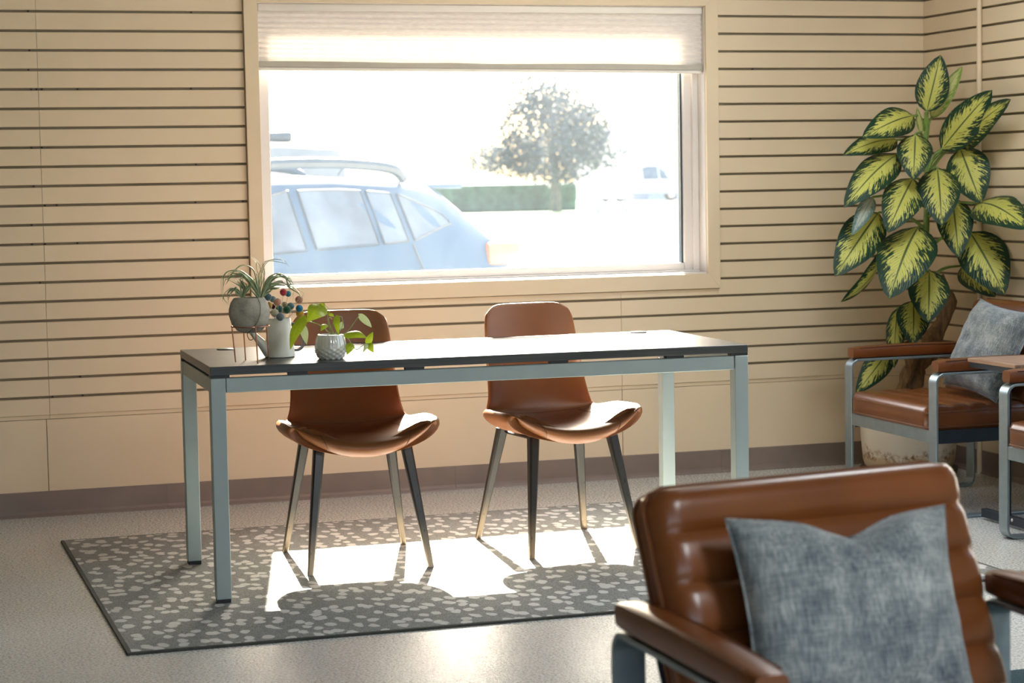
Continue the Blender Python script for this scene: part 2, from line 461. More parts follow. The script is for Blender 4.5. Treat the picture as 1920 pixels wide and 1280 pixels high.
def bar_loop(path, w, t):
    """flat bar of width w (along X) and thickness t following a closed path in the YZ plane"""
    P = [Vector((0, y, z)) for y, z in path]; n = len(P); V, F = [], []
    for i in range(n):
        d = (P[(i + 1) % n] - P[i - 1]).normalized(); nrm = Vector((0, -d.z, d.y))
        for sx, st in ((-1, -1), (1, -1), (1, 1), (-1, 1)):
            q = P[i] + nrm * (st * t / 2); V.append((sx * w / 2, q.y, q.z))
    for i in range(n):
        j = (i + 1) % n
        for k in range(4): F.append((i * 4 + k, i * 4 + (k + 1) % 4, j * 4 + (k + 1) % 4, j * 4 + k))
    return V, F
def round_rect(y0, y1, z0, z1, r, seg=7):
    out = []
    for cy, cz, a0 in ((y1 - r, z0 + r, -PI / 2), (y1 - r, z1 - r, 0), (y0 + r, z1 - r, PI / 2), (y0 + r, z0 + r, PI)):
        for k in range(seg + 1):
            a = a0 + PI / 2 * k / seg; out.append((cy + r * math.cos(a), cz + r * math.sin(a)))
    return out

# ------------------------------------------------------------------ the room
XR, YB, XL, ZC = 3.9105, -10.6, -5.2, 2.75
PITCH, Z0 = 0.0762, 2.0016
W_IN = (0.878, 2.842, 0.883, 2.044)          # clear opening of the casing: x0 x1 z0 z1
W_OUT = (0.821, 2.9, 0.818, 2.102)
ob_floor = struct(ob('floor', box(XL, XR + 0.01, YB, 0.012, -0.12, 0.0), M['floor']))
struct(ob('ceiling', box(XL, XR + 0.2, YB, 0.2, ZC, ZC + 0.1), M['ceiling']))
wall_back = struct(ob('wall_back', join(box(XL, W_IN[0], 0.012, 0.2, 0, ZC), box(W_IN[1], XR + 0.2, 0.012, 0.2, 0, ZC), box(W_IN[0], W_IN[1], 0.012, 0.2, 0, W_IN[2]), box(W_IN[0], W_IN[1], 0.012, 0.2, W_IN[3], ZC)), M['groove']))
SY = (-4.2, -1.25, 0.42, 2.3)
wall_right = struct(ob('wall_right', join(box(XR + 0.012, XR + 0.2, SY[1], 0.012, 0, ZC), box(XR + 0.012, XR + 0.2, YB, SY[0], 0, ZC), box(XR + 0.012, XR + 0.2, SY[0], SY[1], SY[3], ZC), box(XR + 0.012, XR + 0.2, SY[0], SY[1], 0, SY[2])), M['groove']))
struct(ob('wall_left', box(XL - 0.2, XL, YB, 0.2, 0, ZC), M['paint']))
RX = (-2.6, 3.4, 0.45, 2.4)
struct(ob('wall_rear', join(box(XL, RX[0], YB - 0.2, YB, 0, ZC), box(RX[1], XR + 0.2, YB - 0.2, YB, 0, ZC), box(RX[0], RX[1], YB - 0.2, YB, 0, RX[2]), box(RX[0], RX[1], YB - 0.2, YB, RX[3], ZC)), M['paint']))
for nm, g_frame, g_pane in (
    ('window_2', join(box(XR + 0.06, XR + 0.12, SY[0], SY[0] + 0.06, SY[2], SY[3]), box(XR + 0.06, XR + 0.12, SY[1] - 0.06, SY[1], SY[2], SY[3]), box(XR + 0.06, XR + 0.12, -2.58, -2.52, SY[2], SY[3]), box(XR + 0.06, XR + 0.12, SY[0] + 0.06, SY[1] - 0.06, SY[2], SY[2] + 0.08), box(XR + 0.06, XR + 0.12, SY[0] + 0.06, SY[1] - 0.06, SY[3] - 0.06, SY[3])), box(XR + 0.088, XR + 0.092, SY[0] + 0.06, SY[1] - 0.06, SY[2] + 0.08, SY[3] - 0.06)),
    ('window_3', join(*[box(x, x + 0.06, YB - 0.12, YB - 0.06, RX[2], RX[3]) for x in (-2.6, -0.63, 1.37, 3.34)], box(RX[0] + 0.06, RX[1] - 0.06, YB - 0.12, YB - 0.06, RX[2], RX[2] + 0.06), box(RX[0] + 0.06, RX[1] - 0.06, YB - 0.12, YB - 0.06, RX[3] - 0.06, RX[3])), box(RX[0] + 0.06, RX[1] - 0.06, YB - 0.092, YB - 0.088, RX[2] + 0.06, RX[3] - 0.06))):
    e = struct(ob(nm, g_frame, M['vinyl'])); ob('pane', g_pane, M['clear_pane'], e)

# slatwall: every slat its own piece
GAP = 0.0105
SEAM1, SEAM2 = 0.0, 2.4384
def slat_rows():
    i = -10
    while True:
        zt = Z0 - PITCH * i - GAP / 2; zb = Z0 - PITCH * (i + 1) + GAP / 2
        if i == 21: return
        if zt < ZC: yield zb, zt
        i += 1
_slat_src = {}
def slat(parent, x0, x1, zb, zt, wall='back'):
    key = (wall, round(x0, 3), round(x1, 3), round(zt - zb, 4))
    if key not in _slat_src:
        h = zt - zb; s = 0.0012
        # a board with eased front edges; front face at y = 0
        prof = [(0.0, s), (0.0, h - s), (s, h), (0.0105, h), (0.0105, 0.0), (s, 0.0)]
        V, F = [], []
        for x in (x0, x1):
            for y, z in prof: V.append((x, y, z) if wall == 'back' else (XR + y, x, z))
        n = len(prof)
        for k in range(n): F.append((k, (k + 1) % n, n + (k + 1) % n, n + k))
        F.append(tuple(range(n - 1, -1, -1))); F.append(tuple(range(n, 2 * n)))
        o = ob('slat', (V, F), M['paint'], parent, (0, 0, zb)); _slat_src[key] = o
        return o
    return inst(_slat_src[key], parent, (0, 0, zb))
E5 = 0.0008
for zb, zt in slat_rows():
    slat(wall_back, -2.4384, SEAM1 - E5, zb, zt)
    if zt > W_OUT[2] and zb < W_OUT[3]:
        if zb < W_OUT[2] < zt:                    # the row cut below the casing
            slat(wall_back, SEAM1 + E5, W_OUT[0] - 0.003, zb, zt); slat(wall_back, W_OUT[1] + 0.003, XR, zb, zt)
            slat(wall_back, W_OUT[0] - 0.003, SEAM2 - E5, zb, W_OUT[2] - 0.003); slat(wall_back, SEAM2 + E5, W_OUT[1] + 0.003, zb, W_OUT[2] - 0.003)
        else:
            slat(wall_back, SEAM1 + E5, W_OUT[0] - 0.003, zb, zt); slat(wall_back, W_OUT[1] + 0.003, XR, zb, zt)
            if zb < W_OUT[3] < zt: slat(wall_back, W_OUT[0] - 0.003, W_OUT[1] + 0.003, W_OUT[3] + 0.003, zt)
    else:
        slat(wall_back, SEAM1 + E5, SEAM2 - E5, zb, zt); slat(wall_back, SEAM2 + E5, XR, zb, zt)
    slat(wall_right, -1.22, -0.0012, zb, zt, 'right')
    if zt < SY[2] - 0.058 or zb > SY[3] + 0.058: slat(wall_right, -2.4384, -1.2216, zb, zt, 'right')
# screws left in the grooves
SCREWS = [(0.613, 0), (-0.028, 0), (-0.028, 2), (-0.035, 3), (-0.027, 4), (-0.007, 4), (0.014, 4), (0.153, 4), (0.603, 4), (-0.033, 7), (0.006, 7), (0.614, 8), (-0.03, 9), (0.01, 10), (0.056, 10), (0.607, 10), (0.801, 10), (-0.044, 11), (-0.045, 12), (0.005, 12), (0.132, 12), (0.596, 12), (-0.019, 14), (0.591, 14), (0.124, 19), (0.013, 20), (0.132, 20), (3.073, 3), (3.059, 7)]
screw_src = None
for sx_, gi in SCREWS:
    if screw_src is None: screw_src = ob('screw', xform(lathe([(0.0042, 0.0), (0.0042, 0.003), (0.0025, 0.0045)], 10), Matrix.Rotation(PI / 2, 4, 'X')), M['black_plastic'], wall_back, (sx_, 0.010, Z0 - PITCH * gi))
    else: inst(screw_src, wall_back, (sx_, 0.010, Z0 - PITCH * gi))
# bottom lip of the panels and the plain boards under them
LIP = Z0 - PITCH * 21
for x0, x1 in ((-2.4384, SEAM1 - E5), (SEAM1 + E5, SEAM2 - E5), (SEAM2 + E5, XR)):
    ob('panel_lip', box(x0, x1, 0.0065, 0.012, LIP - 0.011, LIP + 0.004), M['paint'], wall_back)
ob('panel_lip', box(XR + 0.0065, XR + 0.012, -2.4384, 0, LIP - 0.011, LIP + 0.004), M['paint'], wall_right)
for x0, x1 in ((-2.45, -0.016), (-0.013, 2.436), (2.439, XR)):
    ob('lower_board', box(x0, x1, 0.0, 0.012, 0.02, LIP - 0.013), M['paint'], wall_back)
ob('lower_board', box(XR, XR + 0.012, -2.44, 0.0, 0.02, LIP - 0.013), M['paint'], wall_right)
ob('end_panel', box(XL, -2.45, 0.0, 0.012, 0.02, ZC), M['paint'], wall_back)
ob('end_panel', box(XR, XR + 0.012, -4.3, -2.445, 0.02, SY[2] - 0.02), M['paint'], wall_right)
ob('end_panel', box(XR, XR + 0.012, -4.3, -2.445, SY[3] + 0.02, ZC), M['paint'], wall_right)
ob('end_panel', box(XR, XR + 0.012, YB, -4.3, 0.02, ZC), M['paint'], wall_right)
# cove base
def cove(x0, x1):
    prof = [(0.0, 0.1016), (-0.004, 0.099), (-0.004, 0.022), (-0.007, 0.012), (-0.014, 0.004), (-0.016, 0.0), (0.0, 0.0)]
    V = [(x, y, z) for x in (x0, x1) for y, z in prof]; n = len(prof)
    return V, [(k, n + k, n + (k + 1) % n, (k + 1) % n) for k in range(n)] + [tuple(range(n)), tuple(range(2 * n - 1, n - 1, -1))]
bb = struct(ob('baseboard_back', cove(-2.4, 0.4545), M['base'])); 
for a, b in ((0.4555, 1.674), (1.675, 2.9), (2.901, XR)): ob('base_strip', cove(a, b), M['base'], bb)
br = struct(ob('baseboard_right', xform(cove(-0.016, 2.7), Matrix.Translation((XR, 0, 0)) @ Matrix.Rotation(-PI / 2, 4, 'Z')), M['base']))
tp = tag(ob('conduit_pipe', tube([(XR - 0.012, -0.503, 0.0), (XR - 0.012, -0.503, ZC)], 0.0115, 12), M['paint'], smooth=True), 'cream painted pipe running up the right wall behind the plant', 'pipe')

w2 = bpy.data.objects['window_2']
for g in (box(XR - 0.017, XR + 0.06, SY[1], SY[1] + 0.027, SY[2] - 0.058, SY[3] + 0.058), box(XR - 0.017, XR + 0.06, SY[0] - 0.058, SY[0], SY[2] - 0.058, SY[3] + 0.058), box(XR - 0.017, XR + 0.06, SY[0], SY[1], SY[2] - 0.058, SY[2]), box(XR - 0.017, XR + 0.06, SY[0], SY[1], SY[3], SY[3] + 0.058)):
    ob('casing_board', g, M['paint'], w2)
# unseen ceiling panels added to brighten the right wall and foreground
def added_fill_light(x, y, power, label):
    t = tag(empty('fill_light', (x, y, ZC)), label, 'added fill light', 'added fill panels')
    ob('housing', join(box(-0.31, 0.31, -0.62, -0.60, -0.05, 0), box(-0.31, 0.31, 0.60, 0.62, -0.05, 0), box(-0.31, -0.29, -0.60, 0.60, -0.05, 0), box(0.29, 0.31, -0.60, 0.60, -0.05, 0)), M['vinyl'], t)
    ob('diffuser', box(-0.29, 0.29, -0.60, 0.60, -0.030, -0.024), M['fill_light_diffuser'], t)
    d = bpy.data.lights.new('fill_light_lamp', 'AREA'); d.shape = 'RECTANGLE'; d.size = 0.56; d.size_y = 1.16; d.energy = power; d.color = (0.93, 0.97, 1.0)
    o = bpy.data.objects.new('fill_light_lamp', d); C.objects.link(o); o.parent = t; o.location = (0, 0, -0.035)
    return t
added_fill_light(2.85, -2.0, 20, 'added fill light panel on the ceiling nearest the window corner')
added_fill_light(1.7, -7.4, 62, 'added fill light panel on the ceiling above the foreground armchair')

# ------------------------------------------------------------------ the window
win = struct(empty('window_1', (0, 0, 0)))
x0, x1, z0, z1 = W_IN; X0, X1, Z0o, Z1o = W_OUT
def casing(poly):
    n = 4; V = [(x, -0.017, z) for x, z in poly] + [(x, 0.014, z) for x, z in poly]
    bm = bmesh.new(); vs = [bm.verts.new(p) for p in V]
    bm.faces.new(vs[:4]); bm.faces.new(vs[4:][::-1])
    for k in range(4): bm.faces.new((vs[k], vs[k + 4], vs[(k + 1) % 4 + 4], vs[(k + 1) % 4]))
    bmesh.ops.recalc_face_normals(bm, faces=list(bm.faces))
    bmesh.ops.bevel(bm, geom=list(bm.edges), offset=0.0012, segments=1, affect='EDGES')
    bm.verts.index_update(); out = [tuple(p.co) for p in bm.verts], [tuple(p.index for p in q.verts) for q in bm.faces]; bm.free()
    return out
for poly in ([(X0, Z0o), (x0, z0), (x0, z1), (X0, Z1o)], [(X1, Z0o), (X1, Z1o), (x1, z1), (x1, z0)], [(X0, Z0o), (X1, Z0o), (x1, z0), (x0, z0)], [(X0, Z1o), (x0, z1), (x1, z1), (X1, Z1o)]):
    ob('casing_board', casing(poly), M['paint'], win)
for g in (box(x0 - 0.004, x0 + 0.003, 0.0, 0.2, z0, z1), box(x1 - 0.003, x1 + 0.004, 0.0, 0.2, z0, z1), box(x0, x1, 0.0, 0.2, z1 - 0.003, z1 + 0.004)):
    ob('jamb_liner', g, M['vinyl'], win)
ob('sill_board', rbox(x0, x1, 0.0, 0.2, z0 - 0.004, z0 + 0.006, 0.002, 1), M['vinyl'], win)
fx0, fx1, fz0, fz1 = x0 + 0.058, x1 - 0.070, z0 + 0.046, z1 - 0.05
for g in (rbox(x0 + 0.003, fx0, 0.085, 0.15, z0 + 0.006, z1 - 0.003, 0.004, 1), rbox(fx1, x1 - 0.003, 0.085, 0.15, z0 + 0.006, z1 - 0.003, 0.004, 1), rbox(fx0, fx1, 0.085, 0.15, z0 + 0.006, fz0, 0.004, 1), rbox(fx0, fx1, 0.085, 0.15, fz1, z1 - 0.003, 0.004, 1)):
    ob('window_frame', g, M['vinyl'], win)
ob('frame_stop', rbox(x0 + 0.003, x1 - 0.003, 0.068, 0.085, z0 + 0.006, z0 + 0.016, 0.002, 1), M['vinyl'], win)
ob('frame_stop', rbox(x1 - 0.032, x1 - 0.003, 0.068, 0.085, z0 + 0.016, z1 - 0.003, 0.003, 1), M['vinyl'], win)
ob('gasket', box(fx1 - 0.009, fx1, 0.098, 0.13, fz0, fz1), M['gasket'], win)
ob('pane', box(fx0, fx1 - 0.009, 0.112, 0.116, fz0, fz1), M['pane'], win)

# pleated shade
sh = tag(empty('window_shade', (0, 0, 0)), 'white pleated window shade drawn partly down over the window', 'window shade')
ob('headrail', rbox(x0 + 0.006, x1 - 0.006, 0.004, 0.05, z1 - 0.034, z1 - 0.003, 0.006, 2), M['shade_head'], sh, smooth=True)
npl, ztop = 10, z1 - 0.034
V, F = [], []
for s_ in (0, 1):
    for j in range(npl * 2 + 1):
        for q in (0, 1):
            xx = x0 + 0.008 if q == 0 else x1 - 0.008
            zbot = 1.806 if q == 0 else 1.790
            zz = ztop + (zbot - ztop) * j / (npl * 2)
            yy = 0.027 + (0.011 if j % 2 else 0.003) * (-1 if s_ == 0 else 1)
            V.append((xx, yy, zz))
n = npl * 2 + 1
for s_ in (0, 1):
    for j in range(n - 1):
        a = s_ * n * 2 + j * 2; F.append((a, a + 1, a + 3, a + 2) if s_ == 0 else (a, a + 2, a + 3, a + 1))
ob('pleated_fabric', (V, F), M['shade'], sh)
V, F = [], []
nx = 24
for i in range(nx + 1):
    t = i / nx; xx = x0 + 0.007 + t * (x1 - x0 - 0.014); zz = 1.806 - 0.016 * t
    warp = 0.003 * math.sin(t * 9 + 0.6) + 0.004 * math.exp(-((t - 0.42) / 0.06) ** 2)
    for y, z in ((0.010, zz + warp), (0.010, zz - 0.021), (0.044, zz - 0.021), (0.044, zz + 0.002)): V.append((xx, y, z))
for i in range(nx):
    for k in range(4): F.append((i * 4 + k, i * 4 + (k + 1) % 4, i * 4 + 4 + (k + 1) % 4, i * 4 + 4 + k))
F.append(tuple(range(3, -1, -1))); F.append(tuple(nx * 4 + k for k in range(4)))
ob('bottom_rail', (V, F), M['shade_rail'], sh)
ob('rail_lip', xform(rbox(-(x1 - x0) / 2 + 0.009, (x1 - x0) / 2 - 0.009, 0.013, 0.041, -0.014, 0.0, 0.003, 1), Matrix.Translation(((x0 + x1) / 2, 0, 1.798 - 0.0212)) @ Matrix.Rotation(0.016 / (x1 - x0), 4, 'Y')), M['shade_head'], sh)

# ------------------------------------------------------------------ rugs
rug = tag(empty('area_rug', (-0.032, -2.612, 0)), 'grey rug with pale dots lying under the long desk', 'rug')
RW, RD = 2.85, 1.965
ob('rug_field', box(0.012, RW - 0.012, 0.012, RD - 0.012, 0.0, 0.008), M['rug'], rug)
ob('binding', join(box(0, RW, 0, 0.012, 0, 0.0075), box(0, RW, RD - 0.012, RD, 0, 0.0075), box(0, 0.012, 0.012, RD - 0.012, 0, 0.0075), box(RW - 0.012, RW, 0.012, RD - 0.012, 0, 0.0075)), M['rug_edge'], rug)
tag(ob('blue_rug', box(0.35, 2.75, -6.3, -3.70, 0.0, 0.009), M['rug_blue']), 'dark teal rug under the nearest leather armchair', 'rug')

# ------------------------------------------------------------------ the desk
TL, TW, TZ = 1.786, 0.743, 0.7468
desk = tag(empty('long_desk', (0.3157, -2.036, 0.008), -0.0258), 'long dark-topped desk on silver grey square metal legs', 'desk')
tz = TZ - 0.008
ob('tabletop', rbox(0, TL, 0, TW, tz - 0.0265, tz, 0.0015, 1), M['desk'], desk)
lg = 0.047; at = tz - 0.036; ab = at - 0.046
leg_g = rbox(0, lg, 0, lg, 0.012, at, 0.002, 1)
foot_g = rbox(0.002, lg - 0.002, 0.002, lg - 0.002, 0.0, 0.013, 0.001, 1)
src = None
for lx, ly in ((0, 0), (TL - lg, 0), (0, TW - lg), (TL - lg, TW - lg)):
    if src is None:
        src = ob('leg', leg_g, M['table_metal'], desk, (lx, ly, 0)); fsrc = ob('leg_foot', foot_g, M['black_plastic'], src)
    else:
        l2 = inst(src, desk, (lx, ly, 0)); inst(fsrc, l2)
for g in (rbox(lg + 0.0015, TL - lg - 0.0015, 0.002, 0.032, ab, at, 0.002, 1), rbox(lg + 0.0015, TL - lg - 0.0015, TW - 0.032, TW - 0.002, ab, at, 0.002, 1), rbox(0.002, 0.032, lg + 0.0015, TW - lg - 0.0015, ab, at, 0.002, 1), rbox(TL - 0.032, TL - 0.002, lg + 0.0015, TW - lg - 0.0015, ab, at, 0.002, 1)):
    ob('apron_rail', g, M['table_metal'], desk)
sp = None
for sx in (0.0, 0.245, 0.62, 1.1, 1.5, TL - 0.06):
    for sy in (0.004, TW - 0.034):
        g = box(0, 0.06, 0, 0.03, 0, tz - 0.0265 - at)
        if sp is None: sp = ob('spacer', g, M['black_plastic'], desk, (sx, sy, at))
        else: inst(sp, desk, (sx, sy, at))
for gx, gy in ((0.145, 0.665), (1.645, 0.683)):
    gm = ob('grommet', lathe([(0.0305, 0), (0.0305, 0.0025), (0.028, 0.004), (0.026, 0.004)], 28), M['black_plastic'], desk, (gx, gy, tz), smooth=True)
    ob('cap', lathe([(0.024, 0), (0.024, 0.003), (0.022, 0.0046)], 28), M['steel'], gm, smooth=True)
for lx, ly in ((TL - lg - 0.0015, TW - 0.025),):
    ob('screw_cap', xform(lathe([(0.006, 0), (0.005, 0.002)], 14), Matrix.Rotation(-PI / 2, 4, 'Y')), M['bolt'], desk, (lx, ly, ab - 0.02))

# ------------------------------------------------------------------ shell dining chairs
def shell_surface(u, v):
    """u across -1..1, v along 0 (front lip) .. 1 (top of back); local front is -Y"""
    prof = [(0.00, -0.198, 0.376, 0.200), (0.04, -0.232, 0.386, 0.220), (0.09, -0.250, 0.413, 0.236), (0.15, -0.228, 0.434, 0.250), (0.24, -0.152, 0.442, 0.264), (0.35, -0.058, 0.440, 0.268), (0.45, 0.030, 0.438, 0.262), (0.53, 0.098, 0.446, 0.240), (0.60, 0.150, 0.474, 0.208), (0.67, 0.184, 0.532, 0.192), (0.76, 0.208, 0.620, 0.186), (0.86, 0.228, 0.720, 0.179), (0.96, 0.246, 0.832, 0.171), (1.00, 0.250, 0.852, 0.158)]
    for a, b in zip(prof, prof[1:]):
        if v <= b[0]: break
    t = (v - a[0]) / (b[0] - a[0]); t = max(0, min(1, t))
    y, z, w = (a[k] + (b[k] - a[k]) * t for k in (1, 2, 3))
    e = abs(u)
    x = u * w
    k = 1.0 if v < 0.44 else max(0.0, 1 - (v - 0.44) / 0.20)
    k = k * k * (3 - 2 * k)
    z += (e ** 2.2) * 0.064 * k                       # the seat is dished, its sides rise
    if v < 0.30: y += (e ** 2.4) * 0.085 * (1 - v / 0.30)
    kb = max(0.0, min(1.0, (v - 0.54) / 0.14)); kb = kb * kb * (3 - 2 * kb)
    y -= kb * (e ** 2.2) * (0.052 - 0.026 * max(0, (v - 0.62) / 0.38))
    if v > 0.94: z -= (e ** 8) * 0.022 * (v - 0.94) / 0.06
    return Vector((x, y, z))
def make_shell():
    nu, nv = 17, 41
    top = [[shell_surface(-1 + 2 * i / (nu - 1), j / (nv - 1)) for i in range(nu)] for j in range(nv)]
    for _ in range(2):                            # relax kinks
        new = [r[:] for r in top]
        for j in range(1, nv - 1):
            for i in range(nu): new[j][i] = (top[j - 1][i] + top[j][i] * 2 + top[j + 1][i]) / 4
        top = new
    V, F = [], []
    N = []
    for j in range(nv):
        row = []
        for i in range(nu):
            du = top[j][min(i + 1, nu - 1)] - top[j][max(i - 1, 0)]; dv = top[min(j + 1, nv - 1)][i] - top[max(j - 1, 0)][i]
            row.append(du.cross(dv).normalized())
        N.append(row)
    th = 0.034
    for j in range(nv):
        for i in range(nu): V.append(top[j][i])
    for j in range(nv):
        for i in range(nu):
            vv = j / (nv - 1); tk = 0.050 if vv < 0.45 else max(0.026, 0.050 - 0.024 * (vv - 0.45) / 0.2)
            ed = min(i, nu - 1 - i, j, nv - 1 - j); b = (0.62, 0.92)[ed] if ed < 2 else 1
            V.append(top[j][i] - N[j][i] * tk * b)
    n = nu * nv
    F += grid_faces(nu, nv); F += grid_faces(nu, nv, n, True)
    rim = [i for i in range(nu)] + [j * nu + nu - 1 for j in range(1, nv)] + [(nv - 1) * nu + i for i in range(nu - 2, -1, -1)] + [j * nu for j in range(nv - 2, 0, -1)]
    for k in range(len(rim)):
        a, b = rim[k], rim[(k + 1) % len(rim)]; F.append((b, a, a + n, b + n))
    def samp(u, v):
        fi, fj = (u + 1) / 2 * (nu - 1), v * (nv - 1); i, j = min(int(fi), nu - 2), min(int(fj), nv - 2); a, b = fi - i, fj - j
        mixv = lambda A: (A[j][i] * (1 - a) + A[j][i + 1] * a) * (1 - b) + (A[j + 1][i] * (1 - a) + A[j + 1][i + 1] * a) * b
        return mixv(top) + mixv(N) * 0.0004
    seams = []
    for pts in ([(-0.60, 0.02 + 0.52 * t / 26) for t in range(27)], [(0.60, 0.02 + 0.52 * t / 26) for t in range(27)], [(-0.94 + 1.88 * t / 40, 0.56) for t in range(41)]):
        seams.append([samp(u, v) for u, v in pts])
    rimv = [top[q // nu][q % nu] for q in rim]
    return (V, F), seams, rimv
def make_chair(loc, rz, label):
    t = tag(empty('dining_chair', loc, rz), label, 'chair', 'tan shell chairs at the desk')
    g, seams, rimv = make_shell()
    s = ob('shell_seat', g, M['tan'], t, smooth=True, sharp=70)
    md = s.modifiers.new('sub', 'SUBSURF'); md.levels = 1; md.render_levels = 1
    for sm in seams: ob('seam', tube(sm, 0.0013, 5), M['pipe_brown'], s)
    for sx, sy in ((-1, -1), (1, -1), (-1, 1), (1, 1)):
        a = Vector((sx * 0.150, 0.000 + sy * 0.135, 0.412 if sy > 0 else 0.408)); b = Vector((sx * (0.206 if sy < 0 else 0.214), sy * 0.230, 0.0))
        V, F = [], []
        for p, r in ((b, 0.0085), (b.lerp(a, 0.5), 0.0125), (a, 0.0165)):
            for k in range(4):
                an = PI / 4 + PI / 2 * k
                for d in (-0.22, 0.22): V.append((p.x + r * 1.35 * math.cos(an + d), p.y + r * 1.35 * math.sin(an + d), p.z))
        for i in range(2):
            for k in range(8): F.append((i * 8 + k, i * 8 + (k + 1) % 8, i * 8 + 8 + (k + 1) % 8, i * 8 + 8 + k))
        F.append(tuple(range(7, -1, -1))); F.append(tuple(range(16, 24)))
        ob('leg', (V, F), M['leg'], t)
    ob('underframe', rbox(-0.145, 0.145, -0.10, 0.13, 0.392, 0.400, 0.002, 1), M['leg'], t)
    return t
make_chair((0.900, -1.462, 0.008), math.radians(-2), 'tan leather shell chair behind the watering can and plants')
make_chair((1.640, -1.443, 0.008), math.radians(6), 'tan leather shell chair at the clear right half of the desk')

# ------------------------------------------------------------------ leather armchairs
def cushion(w, h, T, r, chan, bulge, rc, skew=0.0, nu=22):
    """slab: width X, height Z (0..h), front -Y. chan = list of channel boundaries from 0 to h"""
    zs = []
    for a, b in zip(chan, chan[1:]):
        for k in range(8): zs.append((a + (b - a) * k / 8, a, b))
    zs.append((h, chan[-2], chan[-1]))
    us = [-1 + 2 * i / nu for i in range(nu + 1)]
    us = [math.copysign(1 - (1 - abs(u)) ** 1.5, u) for u in us]
    Fv, Bv = [], []
    for z, a, b in zs:
        dz = min(z, h - z); rr = rc
        half = w / 2
        if dz < rr: half = w / 2 - rr + math.sqrt(max(0, rr * rr - (rr - dz) ** 2))
        s = (z - a) / (b - a); bl = bulge * max(0.0, math.sin(PI * min(1, max(0, s)))) ** 0.45
        for u in us:
            x = u * half; d = min(half - abs(x), dz + 0.0)
            e = math.sqrt(max(0, 1 - (1 - min(d / r, 1)) ** 2))
            Fv.append((x, -(T / 2 - r + r * e) - bl * e, z)); Bv.append((x, (T / 2 - r + r * e), z))
    n1, n2 = len(us), len(zs); n = n1 * n2
    F = grid_faces(n1, n2) + grid_faces(n1, n2, n, True)
    rim = [i for i in range(n1)] + [j * n1 + n1 - 1 for j in range(1, n2)] + [(n2 - 1) * n1 + i for i in range(n1 - 2, -1, -1)] + [j * n1 for j in range(n2 - 2, 0, -1)]
    for k in range(len(rim)):
        a, b = rim[k], rim[(k + 1) % len(rim)]; F.append((b, a, a + n, b + n))
    edge_f = [Vector(Fv[i]) for i in rim]; edge_b = [Vector(Bv[i]) for i in rim]
    return (Fv + Bv, F), edge_f, edge_b
def clean_loop(pts, tol=0.004):
    out = [pts[0]]
    for p in pts[1:]:
        if (p - out[-1]).length > tol: out.append(p)
    if (out[0] - out[-1]).length < tol: out.pop()
    return out
AW, AD, AH, BARW, BART = 0.748, 0.57, 0.556, 0.058, 0.010
